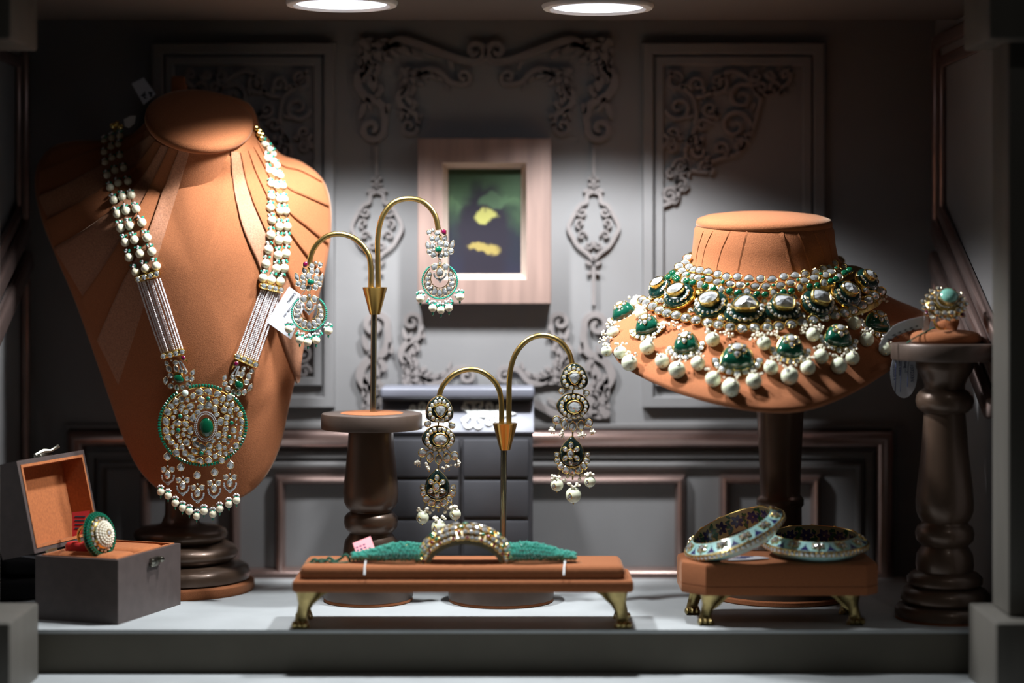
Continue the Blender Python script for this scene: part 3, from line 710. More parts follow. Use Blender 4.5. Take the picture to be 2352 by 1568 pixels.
ST = [(553, 218, 28, 32), (622, 178, 42, 35), (713, 175, 45, 32), (805, 200, 38, 32), (860, 250, 26, 35), (930, 235, 38, 35), (900, 302, 24), (955, 310, 28), (1003, 355, 30, 26), (1037, 408, 30, 28), (1055, 480, 25, 38), (1052, 548, 20, 26), (1043, 602, 22, 25), (1033, 655, 24), (998, 730, 32), (948, 778, 30, 26), (893, 810, 26), (850, 878, 34), (783, 838, 28), (716, 878, 38, 32), (625, 885, 44, 32), (537, 852, 46, 34), (382, 803, 36, 38), (472, 805, 30, 32), (333, 697, 32, 26), (297, 645, 38, 30), (278, 575, 34, 38), (277, 480, 33, 48), (292, 382, 38), (332, 322, 36, 30), (380, 278, 34, 32), (435, 252, 28, 35), (497, 260, 24), (640, 258, 38, 28), (787, 275, 36, 30), (583, 278, 14), (842, 305, 14), (443, 320, 32, 22), (528, 325, 40, 32), (428, 360, 26), (373, 380, 24, 26), (480, 385, 32, 25), (537, 375, 15), (603, 385, 32, 26), (632, 333, 38, 32), (715, 315, 42, 42), (778, 353, 30, 34), (873, 360, 34), (937, 375, 28, 34), (800, 410, 28, 24), (903, 440, 30, 26), (955, 430, 18), (1000, 455, 18), (350, 442, 24), (487, 443, 26), (552, 445, 32, 45), (393, 497, 44, 30), (477, 505, 36, 28), (347, 535, 22, 26), (345, 590, 24), (395, 630, 26), (463, 565, 28, 22), (530, 570, 35, 40), (455, 615, 26), (510, 635, 26, 18), (418, 685, 24), (487, 695, 38, 36), (567, 657, 34, 24), (590, 715, 42, 32), (440, 748, 30), (377, 735, 30, 25), (518, 752, 15), (570, 788, 36, 30), (653, 748, 36, 46), (715, 800, 42, 28), (723, 730, 34), (760, 680, 26), (823, 740, 34), (770, 775, 15), (815, 625, 30, 38), (880, 672, 34, 26), (823, 690, 15), (915, 700, 22), (880, 752, 24), (832, 805, 26), (880, 612, 26, 24), (888, 560, 36, 26), (972, 572, 32), (838, 483, 32, 40), (895, 498, 24), (985, 640, 20), (1000, 515, 14)]
for s_ in ST:
    x, y, a = s_[:3]; b_ = s_[3] if len(s_) > 3 else a
    set_gem(PD, psurf, *c3(x, y), a / 4.48 * 1.14, b_ / 4.48 * 1.14, rnd.choice(('round', 'round', 'square', 'pear', 'tri')) if min(a, b_) > 20 else 'round', 'diamond', 'gold', ang=rnd.uniform(-.6, .6), th=4.5, face=0, lift=.0004)
for (x, y, r) in ((712, 245, 26), (423, 428, 27), (403, 572, 27), (952, 495, 24), (930, 640, 24), (640, 808, 28)): set_gem(PD, psurf, *c3(x, y), r / 4.48, kind='round', stone='emerald_bead', name='emerald', dome=True, rim=.92, lift=.0012, face=0)
set_gem(PD, psurf, *c3(478, 188), 8.2, 8.6, 'round', 'jade_white', 'gold_pale', dome=True, rim=.96, lift=.002, face=0, name='white_stone')
q = MB()
for (rx, ry, n, r) in ((21.5, 28.5, 40, 2.1), (25.5, 33, 46, 2.0)):
    for k in range(n):
        a = 2 * PI * k / n; l = psurf(473.6 + rx * math.cos(a), 978.4 + ry * math.sin(a))[0]; q.sphere(l + pn * .0022, S(r, 1.5), (6, 4))
part('pave_halo', q, 'diamond', PD, smooth=False, stuff=True)
set_gem(PD, psurf, 475.5, 980.5, 17, 23, 'round', 'emerald', 'gold', name='emerald', rim=.95, lift=.0025, th=9, face=0, dome=True, n=16)
# five drops and the pearl fringe
fl = psurf(465, 1066)[0]; fsurf = plane_surf(fl + Vector((0, .0005, 0)), (0, -1, .02))
TR = [(287, 840), (428, 950), (595, 1032), (775, 1000), (938, 930)]; CLU = [(293, 1030), (448, 1140), (600, 1215), (770, 1170), (933, 1110)]
PRL = [(220, 1205), (297, 1245), (370, 1320), (445, 1370), (515, 1405), (590, 1455), (665, 1405), (757, 1435), (828, 1380), (922, 1332), (1000, 1293)]
for i, ((tx, ty), (cx, cy)) in enumerate(zip(TR, CLU)):
    q = MB(); a = fsurf(*c3(tx, ty - 95))[0]; b_ = fsurf(*c3(cx, cy + 110))[0]; q.tube([a, fsurf(*c3(tx, ty))[0], fsurf(*c3(cx, cy))[0], b_], S(.9, 1.5), 5); D_ = part('drop', q, 'gold', NKL)
    set_gem(D_, fsurf, *c3(tx, ty), 9.2, 9.6, 'pear', 'diamond', 'gold_pale', th=5)
    for s_ in (-1, 1): set_gem(D_, fsurf, *c3(cx + s_ * 44, cy - 55), 7.2, 7.0, 'pear', 'diamond', 'gold_pale', th=4, ang=-s_ * .9)
    set_gem(D_, fsurf, *c3(cx, cy), 7.5, 9.6, rnd.choice(('pear', 'round')), 'diamond', 'gold_pale', th=5, lift=.001); set_gem(D_, fsurf, *c3(cx, cy - 88), 3, 3, th=3)
    q = MB()
    for k in range(15):
        u = PI * (k / 14) ; l = fsurf(*c3(cx - 62 * math.cos(u), cy + 10 + 72 * math.sin(u)))[0]; q.sphere(l, S(2.7, 1.5), (6, 4))
    for (x, y) in ((-12, 92), (12, 92), (0, 100), (0, 84)): q.sphere(fsurf(*c3(cx + x, cy + y))[0], S(2.7, 1.5), (6, 4))
    part('pave_edge', q, 'diamond', D_, smooth=False, stuff=True)
beads = MB(); seeds = MB(); wires = MB()
for (x, y) in PRL:
    px, py = c3(x, y); o = set_pearl(NKL, fsurf, px, py, 9.0, 'pearl', sit=.2); c = WM[o.name].translation
    beads.sphere(c + Vector((0, 0, -S(11.5, 1.5))), (S(1.9, 1.5), S(1.9, 1.5), S(4, 1.5)), (6, 4))
    wires.tube([c + Vector((0, 0, S(20, 1.5))), c - Vector((0, 0, S(17, 1.5)))], S(.7, 1.5), 4)
    for m_ in range(6):
        a = m_ / 6 * 2 * PI; d = Vector((math.cos(a) * S(5.5, 1.5), -abs(math.sin(a)) * S(3, 1.5), S(11 + 3.5 * math.sin(a), 1.5))); (seeds if math.sin(a) > -.2 else beads).sphere(c + d, S(2.8, 1.5), (6, 4))
part('emerald_bead_tufts', beads, 'emerald_light', NKL, stuff=True); part('seed_bead_tufts', seeds, 'seed_pearl', NKL, stuff=True); part('fringe_wires', wires, 'wire', NKL, stuff=True)
# price tags behind the neck
def tagcard(name, label, pts, D, m, lean=0.0, group=None):
    """thin paper card; lean is how far its top tips back per unit height"""
    yb = max(y for x, y in pts); dep = lambda y: D + lean * S(yb - y, D)
    q = MB(); f_ = [P(x, y, dep(y)) for x, y in pts]; n = len(f_); nr = Vector((0, -1, lean)).normalized()
    q.add(f_ + [p - nr * .0004 for p in f_], [tuple(range(n))] + [tuple(range(n, 2 * n))[::-1]] + [(i, (i + 1) % n, (i + 1) % n + n, i + n) for i in range(n)])
    o = part(name, q, m, None, smooth=False); tag(o, label, 'tag', group)
    TAGF[o.name] = lambda x, y, ang=0.0: Matrix.Translation(P(x, y, dep(y)) + nr * .0002) @ basis(nr, (0, 0, 1), ang).to_4x4()
    return o
TAGF = {}
o = tagcard('price_tag', 'white paper price tag sticking up behind the neck of the tall bust', [(302, 192), (330, 178), (358, 216), (330, 241)], 1.598, 'paper', lean=.25)
q = MB()
for k in range(11): q.box((0, 0, 0), (S(rnd.uniform(3, 7), 1.6), S(rnd.uniform(2, 6), 1.6), .0001), M=TAGF[o.name](326 + rnd.uniform(0, 22), 221 + rnd.uniform(-8, 6), rnd.uniform(0, 1)))
part('printed_marks', q, 'ink', o, smooth=False)
tagcard('paper_label', 'small grey paper label beside the left clasp of the long necklace', [(284, 274), (300, 266), (312, 266), (309, 284), (296, 294), (286, 290)], 1.585, 'paper_dim')
# ================================================================== earring stands
ED = 1.533
def stand_arms(t, cx, ytop, ybot, yend, armR, armL, rod_x):
    q = MB(); lathe_px(q, cx, ED, [(12, ybot), (28, ytop + 2), (29, ytop), (26, ytop - 1)], 6 if False else 28); part('cone_collar', q, 'cone_brass', t, sharp=30)
    q = MB(); q.tube([P(rod_x, ybot, ED), P(rod_x - 2, yend, ED)], S(7.2, ED), 16); part('rod', q, 'rod_steel', t)
    for a in (armR, armL):
        q = MB(); q.tube([P(x, y, ED) for x, y in catmull(a, 6)], S(6.3, ED), 14); part('arm', q, 'brass', t, sharp=60)
s1 = thing('earring_stand', 'tall wooden pedestal earring stand with two curved brass arms', 'earring stand', P(852, 1378, ED), 'earring stands')
stand_arms(s1, 861, 660, 722, 950, [(869, 664), (868, 600), (868, 545), (878, 498), (903, 466), (938, 456), (973, 464), (998, 492), (1007, 528)], [(852, 664), (851, 605), (841, 575), (815, 548), (780, 537), (746, 545), (720, 572), (709, 610)], 859)
q = MB(); lathe_px(q, 854, ED, [(100, 986), (115, 984), (116, 980), (116, 952), (114, 949), (70, 948.5)], 64); part('top_disc', q, 'bronze_flat', s1, sharp=40)
q = MB(); lathe_px(q, 854, ED, [(72, 949.5), (72, 948), (68, 946.5), (20, 945.5)], 48); part('felt_pad', q, 'suede', s1)
q = MB(); lathe_px(q, 852, ED, [(48, 980), (51, 988), (54, 1030), (60, 1090), (64, 1130), (62, 1152), (56, 1164), (49, 1170), (48, 1174), (54, 1178), (61, 1186), (62, 1198), (60, 1210), (52, 1219), (48, 1223), (52, 1229), (60, 1240), (64, 1262), (65, 1300), (64, 1335)], 56); part('turned_column', q, 'bronze_wood', s1, sharp=50)
q = MB(); lathe_px(q, 846, ED, [(80, 1326), (98, 1327), (102, 1331), (103, 1366), (101, 1371)], 56); part('base_drum', q, 'bronze_flat', s1, sharp=40)
q = MB(); lathe_px(q, 846, ED, [(101, 1371), (102, 1373), (102, 1376.5), (100, 1378)], 56); part('felt_base', q, 'suede', s1)
s2 = thing('earring_stand', 'low drum-based earring stand with two curved brass arms before the chest', 'earring stand', P(1151, 1378, ED), 'earring stands')
stand_arms(s2, 1160, 972, 1033, 1300, [(1169, 976), (1169, 920), (1171, 860), (1183, 815), (1210, 782), (1246, 770), (1284, 782), (1307, 810), (1315, 840)], [(1152, 976), (1151, 918), (1140, 882), (1112, 856), (1078, 848), (1042, 860), (1016, 888), (1007, 918)], 1157)
q = MB(); lathe_px(q, 1151, ED, [(121, 1371), (121, 1312), (118, 1306), (100, 1303), (70, 1302)], 64, cap=True); part('base_drum', q, 'bronze_flat', s2, sharp=40)
q = MB(); lathe_px(q, 1151, ED, [(74, 1303), (74, 1301), (68, 1299.5), (20, 1299)], 48); part('felt_pad', q, 'suede', s2)
q = MB(); lathe_px(q, 1151, ED, [(119, 1371), (120, 1373), (120, 1376.5), (118, 1378)], 56); part('felt_base', q, 'suede', s2)
# ================================================================== earrings
def link_ring(mb, l, r):
    mb.tube([l + Vector((r * math.cos(a), 0, r * math.sin(a))) for a in [2 * PI * k / 10 for k in range(11)]], r * .28, 5)
def earring_a(ox, oy, mx, label, yaw):
    """peacock chandelier earring; crop coordinates relative to (1500, 400) at 3.646 px"""
    D = ED - 0.009
    t = thing('peacock_earring', label, 'earring', P(ox, oy, D), 'peacock earrings')
    nrm = Vector((math.sin(yaw), -math.cos(yaw), 0)); base = plane_surf(P(ox, oy, D), nrm)
    X = lambda x, y: (ox + mx * (x - 1500) / 3.646, oy + (y - 400) / 3.646)
    g = lambda o, x, y, rx, ry, kd='round', st='diamond', bz='gold_pale', **k: set_gem(o, base, *X(x, y), rx / 3.2, ry / 3.2, kd, st, bz, face=0, **k)
    q = MB(); q.tube([base(*X(1495, 430))[0] + nrm * -.001, base(*X(1495, 600))[0] + nrm * -.001], S(5, D), 8); top = part('peacock_stud', q, 'gold_pale', t)
    for (kd, x, y, a, b_, an) in (('round', 1408, 413, 21, 21, 0), ('round', 1443, 396, 14, 14, 0), ('round', 1477, 423, 23, 22, 0), ('round', 1432, 468, 20, 24, .2), ('round', 1477, 472, 22, 24, -.3), ('pear', 1540, 465, 20, 26, -.4), ('leaf', 1398, 525, 20, 34, .3), ('round', 1440, 528, 22, 26, 0), ('round', 1505, 512, 26, 30, .5), ('round', 1552, 520, 22, 26, 0), ('leaf', 1602, 518, 20, 36, -.3), ('round', 1412, 575, 22, 22, 0), ('round', 1447, 602, 24, 24, 0), ('round', 1502, 607, 23, 24, 0), ('round', 1550, 600, 23, 24, 0), ('round', 1590, 572, 23, 22, 0), ('round', 1545, 560, 18, 20, 0), ('round', 1450, 560, 16, 16, 0)):
        g(top, x, y, a, b_, kd, ang=an * mx, th=4, lift=.0015)
    g(top, 1535, 410, 26, 19, 'pear', 'ruby', name='ruby', dome=True, th=4, ang=-1.0 * mx, lift=.003)
    g(top, 1490, 556, 27, 24, 'round', 'emerald_bead', name='emerald', dome=True, rim=.94, lift=.003, th=5)
    w_ = MB()
    for y in (632, 648): link_ring(w_, base(*X(1497, y))[0], S(2.6, D))
    # crescent
    cx, cy, R = 1497, 820, 128
    for rr, a0, a1 in ((130, -50, 230), (76, -30, 210)):
        w_.tube([base(*X(cx + rr * math.cos(math.radians(a)), cy + (0 if rr > 100 else -18) + rr * math.sin(math.radians(a))))[0] for a in range(a0, a1 + 1, 8)], S(1.1, D), 5)
    cres = part('crescent_frame', w_, 'gold', t)
    for k in range(11):
        a = math.radians(-28 + k * 236 / 10); rm = 103 + 6 * math.sin(a); hh = 19 + 15 * max(0, math.sin(a)) 
        x, y = cx + rm * math.cos(a), cy - 8 + rm * math.sin(a)
        g(cres, x, y, 22, hh, 'pear' if k % 2 else 'round', ang=-(mx * (a - PI / 2)) if mx > 0 else (a - PI / 2), th=4, name='diamond')
    q = MB()
    for k in range(46):
        a = math.radians(-52 + k * 284 / 45); q.sphere(base(*X(cx + 146 * math.cos(a), cy + 146 * math.sin(a)))[0], S(2.5, D), (6, 4))
    part('emerald_bead_edge', q, 'emerald_light', t, stuff=True)
    crown = part('crown', MB().tube([base(*X(1497, 660))[0], base(*X(1499, 790))[0]], S(5, D), 6), 'gold_pale', t)
    for s_ in (-1, 1): g(crown, 1500 + s_ * 46, 702, 30, 26, 'pear', ang=-s_ * 1.2 * mx, th=4, lift=.0015)
    g(crown, 1500, 748, 27, 38, 'pear', lift=.003, th=5); g(crown, 1499, 672, 12, 14, lift=.002, th=3)
    q = MB()
    for k in range(13):
        u = PI * k / 12; q.sphere(base(*X(1500 - 50 * math.cos(u), 756 + 48 * math.sin(u)))[0] + nrm * .002, S(2.6, D), (6, 4))
    for (x, y) in ((1490, 812), (1510, 812), (1500, 826), (1478, 798), (1522, 798)): q.sphere(base(*X(x, y))[0] + nrm * .002, S(2.6, D), (6, 4))
    part('pave_edge', q, 'diamond', crown, smooth=False, stuff=True)
    # pearl drops with bead tufts
    be = MB(); se = MB(); wi = MB()
    for (x, y, r) in ((1335, 965, 37), (1665, 950, 37), (1438, 1045, 35), (1507, 1062, 35), (1575, 1042, 35)):
        o = set_pearl(t, base, *X(x, y), r / 3.646, 'pearl', sit=.1); c = WM[o.name].translation; s_ = S(1, D)
        be.sphere(c + Vector((0, 0, -12.5 * s_)), (2.6 * s_, 2.6 * s_, 4.5 * s_), (6, 4)); wi.tube([c + Vector((0, 0, 17 * s_)), c - Vector((0, 0, 18 * s_))], .8 * s_, 4)
        for m_ in range(7):
            a = m_ / 7 * 2 * PI; (se if math.sin(a) > 0.1 else be).sphere(c + Vector((math.cos(a) * 8 * s_, -abs(math.sin(a)) * 3 * s_, (11 + 4 * math.sin(a)) * s_)), 3.1 * s_, (6, 4))
    for k in range(9):
        u = math.radians(28 + 124 * k / 8)
        for rr, mm in ((176, se), (192, be), (204, se if k % 2 else be)):
            mm.sphere(base(*X(cx + rr * math.cos(u), cy + rr * math.sin(u)))[0] + nrm * .001, S(3.0, D), (6, 4))
    part('emerald_bead_tufts', be, 'emerald_light', t, stuff=True); part('seed_bead_tufts', se, 'seed_pearl', t, stuff=True); part('wires', wi, 'wire', t, stuff=True)
    return t, base
ear1, _ = earring_a(709, 604, -1, 'peacock earring with tied price tag on the lower brass arm beside the tall bust', 0.28)
ear2, _ = earring_a(1011, 530, 1, 'peacock earring hanging before the framed picture', -0.05)
# its price tag
tD = ED + 0.002
o = tagcard('price_tag', 'white printed price tag hanging from the earring beside the tall bust', [(664, 658), (690, 676), (700, 700), (668, 779), (612, 739)], tD, 'paper', lean=.12)
for (s_, x, y, z_) in (('EARING', 676, 671, 8.2), ('JRNKED-1236-161', 685, 681, 7.4), ('4502', 692, 689, 7.6)): text_part(s_, S(z_, tD), TAGF[o.name](x, y, math.radians(233)), o)
q = MB(); q.tube([P(690, 680, tD - .001), P(700, 668, tD - .004), P(706, 655, tD - .006)], S(.8, tD), 5); part('string', q, 'nylon', o)
def earring_b(ox, oy, label, yaw, cut=False):
    """three-tier black enamel earring; crop coordinates relative to (1250, 305) at 3.266 px"""
    D = ED - 0.009; K = 3.266
    t = thing('enamel_earring', label, 'earring', P(ox, oy, D), 'black enamel earrings')
    nrm = Vector((math.sin(yaw), -math.cos(yaw), 0)); base = plane_surf(P(ox, oy, D), nrm)
    X = lambda x, y: (ox + (x - 1250) / K, oy + (y - 305) / K)
    g = lambda o, x, y, rx, ry, kd='round', st='diamond_grey', bz='gold', **k: set_gem(o, base, *X(x, y), rx / K, ry / K, kd, st, bz, face=0, **k)
    def plaque(name, pts, th):
        k = len(pts); cx = sum(p[0] for p in pts) / k; cy = sum(p[1] for p in pts) / k; q = MB()
        ring = lambda s_, z: [base(*X(cx + (x - cx) * s_, cy + (y - cy) * s_))[0] + nrm * z for x, y in pts]
        rows = [ring(.97, -.002), ring(1.0, -.0015), ring(1.0, .0004), ring(.965, .0009)]; q.grid(rows, 0, True)
        r2 = [ring(.965, .0008), ring(.90, th * .75), ring(.75, th), ring(.4, th * 1.05)]; q.grid(r2, 1, True)
        o_ = len(q.v) - k; q.f.append(tuple(range(o_, o_ + k))); q.m.append(1); q.f.append(tuple(range(0, k))); q.m.append(0)
        return part(name, q, ['gold', 'enamel_black'], t, sharp=45, label='black enamel plaque with gold rim')
    def pearshape(x, yt, yb, w_, pointy):
        pts = [(x, yt)] ; h = yb - yt
        rt = [(.20, .06), (.42, .22), (.52, .42), (.58, .60), (.56, .80), (.42, .94), (.2, 1.0)] if not pointy else [(.16, .10), (.36, .26), (.48, .44), (.52, .62), (.48, .80), (.34, .93), (.16, .99)]
        pts += [(x + w_ * a * .95, yt + h * b_) for a, b_ in rt] + [(x, yb)] + [(x - w_ * a * .95, yt + h * b_) for a, b_ in rt[::-1]]
        return catmull(pts, 2, True)
    p1 = plaque('top_plaque', pearshape(1258, 305, 507, 190, False), .003)
    g(p1, 1263, 412, 50, 52, 'tri', 'diamond_grey', rim=.78, th=8, lift=.003, ang=PI)
    for k in range(13):
        a = 2 * PI * k / 13 - PI / 2; g(p1, 1258 + 76 * math.cos(a) * (1 - .12 * max(0, -math.sin(a))), 418 + 72 * math.sin(a), 17, 17, 'round', 'diamond_milk', lift=.003, th=2.5)
    p2 = plaque('middle_plaque', [(1250 + 122 * math.cos(a) * (1 + .03 * math.cos(4 * a)), 628 + 98 * math.sin(a)) for a in [2 * PI * k / 36 for k in range(36)]], .003)
    g(p2, 1262, 632, 62, 52, 'round', 'diamond_grey', rim=.8, th=9, lift=.003)
    for k in range(16):
        a = 2 * PI * k / 16; g(p2, 1256 + 93 * math.cos(a), 630 + 74 * math.sin(a), 16, 17, 'round', 'diamond_milk', lift=.003, th=2.5)
    q = MB()
    for (x, y) in ((1168, 517), (1350, 530)): g(t, x, y, 26, 26, th=5, lift=.001)
    for (y0, y1) in ((505, 535), (720, 860), (1125, 1180)): q.tube([base(*X(1250, y0))[0], base(*X(1248, y1))[0]], S(2.2, D), 6); 
    for (xa, ya, xb_, yb_) in ((1195, 500, 1168, 517), (1322, 500, 1350, 530), (1185, 712, 1128, 733), (1215, 722, 1187, 765), (1285, 722, 1312, 770), (1318, 708, 1368, 755), (1128, 733, 1108, 815), (1187, 765, 1172, 840), (1312, 770, 1310, 842), (1368, 755, 1390, 815), (1160, 1085, 1130, 1190), (1335, 1080, 1376, 1170), (1215, 1110, 1205, 1165), (1285, 1108, 1305, 1165)):
        q.tube([base(*X(xa, ya))[0], base(*X(xb_, yb_))[0]], S(1.3, D), 5)
    part('link_wires', q, 'wire', t, stuff=True)
    for (x, y, kd) in ((1128, 733, 'round'), (1187, 765, 'leaf'), (1250, 780, 'leaf'), (1312, 770, 'leaf'), (1368, 755, 'round')): g(t, x, y, 33, 42 if kd == 'leaf' else 33, kd, th=5, lift=.001)
    se = MB(); gb = MB()
    for (x, y) in ((1108, 810), (1165, 830), (1295, 845), (1330, 838), (1388, 815), (1180, 848), (1090, 806), (1400, 812)):
        for m_ in range(4):
            p = base(*X(x + rnd.uniform(-16, 16), y + rnd.uniform(-18, 14)))[0] + nrm * rnd.uniform(0, .002); se.sphere(p, S(3.1, D), (6, 4))
        gb.sphere(base(*X(x, y + 26))[0], S(1.7, D), (6, 4))
    # drop
    p3 = plaque('drop_plaque', pearshape(1242, 852, 1085, 188, True), .0025)
    g(p3, 1232, 985, 29, 40, 'round', 'diamond', rim=.76, th=7, lift=.003)
    for k in range(6):
        a = PI / 2 + k * PI / 3; g(p3, 1236 + 47 * math.cos(a), 984 + 62 * math.sin(a), 20, 27, 'pear', 'diamond', ang=-(a + PI / 2) + PI, th=5, lift=.0025)
    q = MB(); q.tube([base(*X(1245 + 118 * math.cos(a), 1000 + 116 * math.sin(a)))[0] + nrm * -.001 for a in [math.radians(-12 + 204 * k / 24) for k in range(25)]], [S(1 + 6 * math.sin(PI * k / 24), D) for k in range(25)], 6); cr_ = part('crescent', q, 'gold', t)
    for k in range(9):
        a = math.radians(-6 + 192 * k / 8); s_ = 22 + 9 * math.sin(a); g(cr_, 1245 + 116 * math.cos(a), 1002 + 114 * math.sin(a), s_ * .9, s_, 'square', 'diamond_milk' if k in (6, 5) else 'diamond', ang=-(a - PI / 2), th=5, lift=.0012)
    for (x, y, r) in ((1130, 1220, 49), (1253, 1297, 60), (1376, 1195, 44)):
        o = set_pearl(t, base, *X(x, y), r / K, 'pearl_green', (24, 14), sit=.1); c = WM[o.name].translation; rr = S(r / K, D)
        dn = Vector((-.45, -.85, -.1)).normalized(); link('diamond', gem('pear', 'diamond', 'gold', 1), t, frame(c + dn * rr * .92, dn, scale=(rr * .32, rr * .42, rr * .25)))
        gb.sphere(c - Vector((0, 0, rr * 1.06)), S(2, D), (6, 4))
        for m_ in range(9): se.sphere(c + Vector((rnd.uniform(-.8, .8) * rr, rnd.uniform(-.7, 0) * rr, rnd.uniform(.9, 1.5) * rr)), S(3.6, D), (6, 4))
    for (x, y) in ((1185, 1185), (1210, 1160), (1300, 1180), (1320, 1150), (1225, 1215), (1280, 1215)): se.sphere(base(*X(x, y))[0], S(4.4, D), (6, 4))
    part('seed_pearl_tufts', se, 'seed_cream', t, stuff=True); part('gold_bead_tips', gb, 'gold', t, stuff=True)
    return t
earring_b(1007, 908, 'black enamel earring on the lower brass arm before the chest motif', 0.12)
earring_b(1316, 833, 'black enamel earring on the upper brass arm beside the chest', -0.04)
# ================================================================== writing chest behind the stands
t = thing('jewellery_chest', 'dark grey drawer chest with white scroll motif on sloping lid', 'chest', P(1050, 1345, 1.60))
x0, x1 = P(876, 0, 1.6).x, P(1224, 0, 1.6).x; zf = P(0, 997, 1.6).z; zt = P(0, 918, 1.625).z
q = MB(); q.add([(x, y, z) for x in (x0, x1) for (y, z) in ((1.602, 0), (1.602, zf), (1.625, zt), (1.646, zt), (1.646, 0))],
                [(0, 1, 2, 3, 4), (9, 8, 7, 6, 5), (0, 5, 6, 1), (2, 7, 8, 3), (3, 8, 9, 4), (4, 9, 5, 0), (1, 6, 7, 2)]); part('body', q, 'chest_dark', t, smooth=False)
sl = Vector((0, 1.625 - 1.602, zt - zf)); sn = Vector((0, -(zt - zf), 1.625 - 1.602)).normalized()
q = MB(); M = Matrix.Translation(Vector(((x0 + x1) / 2, 1.602, zf)) + sl / 2 + sn * .001) @ basis(sn, (0, 0, 1)).to_4x4(); q.bbox((0, 0, 0), (x1 - x0 + .002, sl.length, .003), .0006, 2, M=M); lid = part('sloping_lid', q, 'chest_lid_lit', t)
q = MB(); q.bbox(((x0 + x1) / 2, 1.626, zt + .0066), (x1 - x0 + .003, .040, .009), .0025, 3); part('top_slab', q, 'chest_lid_lit', t)
q = MB(); q.box(((x0 + x1) / 2, 1.629, zt + .0015), (x1 - x0 - .001, .034, .003)); part('recess', q, 'chest_dark', t, smooth=False)
for ry0, ry1 in ((1008, 1094), (1102, 1186), (1194, 1275)):
    for cx0, cx1 in ((890, 1055), (1064, 1214)):
        a = P(cx0, ry0, 1.602); b_ = P(cx1, ry1, 1.602); q = MB(); q.bbox(((a.x + b_.x) / 2, 1.6005, (a.z + b_.z) / 2), (b_.x - a.x, .005, a.z - b_.z), .0015, 2); part('drawer', q, 'chest_dark', t)
def motif(cx, s_):
    q = MB(); o0 = Vector((P(cx, 0, 1.605).x, 1.602, zf)) + sl * .5 + sn * .0027; ex = Vector((1, 0, 0)); ey = sl.normalized()
    to = lambda x, y, h: o0 + ex * (s_ * S(x, 1.61)) + ey * S(y * 1.45, 1.61) + sn * h
    for v in (-1, 1):
        for (x, y, r, a0, sg) in ((22, 16, 16, -PI / 2, 1), (48, 18, 14, -PI / 2, -1), (70, 14, 10, -PI / 2, 1), (92, 10, 8, -PI / 2, 1)): q.stroke([(a, v * b_) for a, b_ in spiral(x, y, r, a0, 1.05, sg, .25, 20)], 6.5, to, .0018)
        q.stroke([(a, v * b_) for a, b_ in catmull([(8, 14), (30, 3), (60, 4), (90, 3), (112, 2)], 5)], 6, to, .0018)
    q.prism([(102, -7), (134, 0), (102, 7)], to, .0018); part('scroll_motif', q, 'motif_white', lid, sharp=30)
motif(1052, 1); motif(1040, -1)
# ================================================================== choker bust
CB = P(1755, 505, 1.54); cbx, cbd = CB.x, 1.54; NT = 72
def angs(): return [2 * PI * k / NT for k in range(NT)]            # 0 right, pi/2 back, pi left, 3pi/2 front
def loop(cxpx, rxpx, ry, yside, drop, tilt=0.0):
    c = P(cxpx, yside, cbd); out = []
    for a in angs():
        x, y = S(rxpx, cbd) * math.cos(a), ry * math.sin(a)
        out.append(Vector((c.x + x, c.y + y, c.z + drop * math.sin(a) - tilt * math.cos(a))))
    return out
OC = [(1402, 772, 1.512), (1404, 795, 1.498), (1425, 825, 1.483), (1465, 850, 1.471), (1520, 876, 1.450), (1600, 904, 1.430), (1700, 926, 1.416), (1795, 934, 1.410), (1870, 925, 1.418), (1955, 893, 1.442), (2045, 838, 1.476), (2105, 785, 1.508), (2135, 735, 1.535), (2122, 716, 1.556), (2060, 690, 1.580), (1950, 660, 1.600), (1755, 640, 1.606), (1560, 668, 1.592), (1440, 715, 1.556), (1408, 750, 1.530)]
ring_ = []
for (x, y, d) in catmull(OC, 8, True):
    p = P(x, y, d); ring_.append((math.atan2(p.y - cbd, p.x - cbx) % (2 * PI), p))
ring_.sort(key=lambda q: q[0])
def outer_at(a):
    a %= 2 * PI; k = len(ring_)
    for i in range(k):
        a0, p0 = ring_[i - 1]; a1, p1 = ring_[i]
        if i == 0: a0 -= 2 * PI
        if a0 <= a <= a1: return p0.lerp(p1, (a - a0) / max(1e-9, a1 - a0))
    a0, p0 = ring_[-1]; a1, p1 = ring_[0]; return p0.lerp(p1, (a - a0) / (a1 + 2 * PI - a0))
outer = [outer_at(a) for a in angs()]
l0 = loop(1755, 150, 0.043, 512, 0.004); l1 = loop(1755, 160, 0.0465, 527, 0.006); l2 = loop(1755, 163, 0.048, 560, 0.009); l3 = loop(1757, 168, 0.050, 592, 0.013)
rows = [l0, l1, l2, l3]
for k in range(1, 15):
    t = k / 14; r = []
    for i in range(NT):
        a, b_ = l3[i], outer[i]; ctl = a.lerp(b_, .35) - Vector((0, 0, .012)); r.append(a * (1 - t) ** 2 + ctl * 2 * t * (1 - t) + b_ * t * t)
    rows.append(r)
cen = Vector((cbx, cbd, 0))
def shrink(lp, k, dz): return [Vector((cen.x + (p.x - cen.x) * k, cen.y + (p.y - cen.y) * k, p.z + dz)) for p in lp]
rows += [shrink(outer, 1.004, -.0018), shrink(outer, 1.0, -.0038), shrink(outer, .97, -.0048), shrink(outer, .5, -.002)]
cbm = MB(); cbm.grid(rows, close=True); n0 = len(cbm.v); cbm.f.append(tuple(range(n0 - NT, n0))); cbm.m.append(0)
cb = thing('choker_bust', 'low tan suede collar bust with wide shoulders on a wooden post', 'display bust', P(1792, 1367, 1.556))
part('bust_body', cbm.mesh('bust_body', 'suede', True, 60), None, cb)
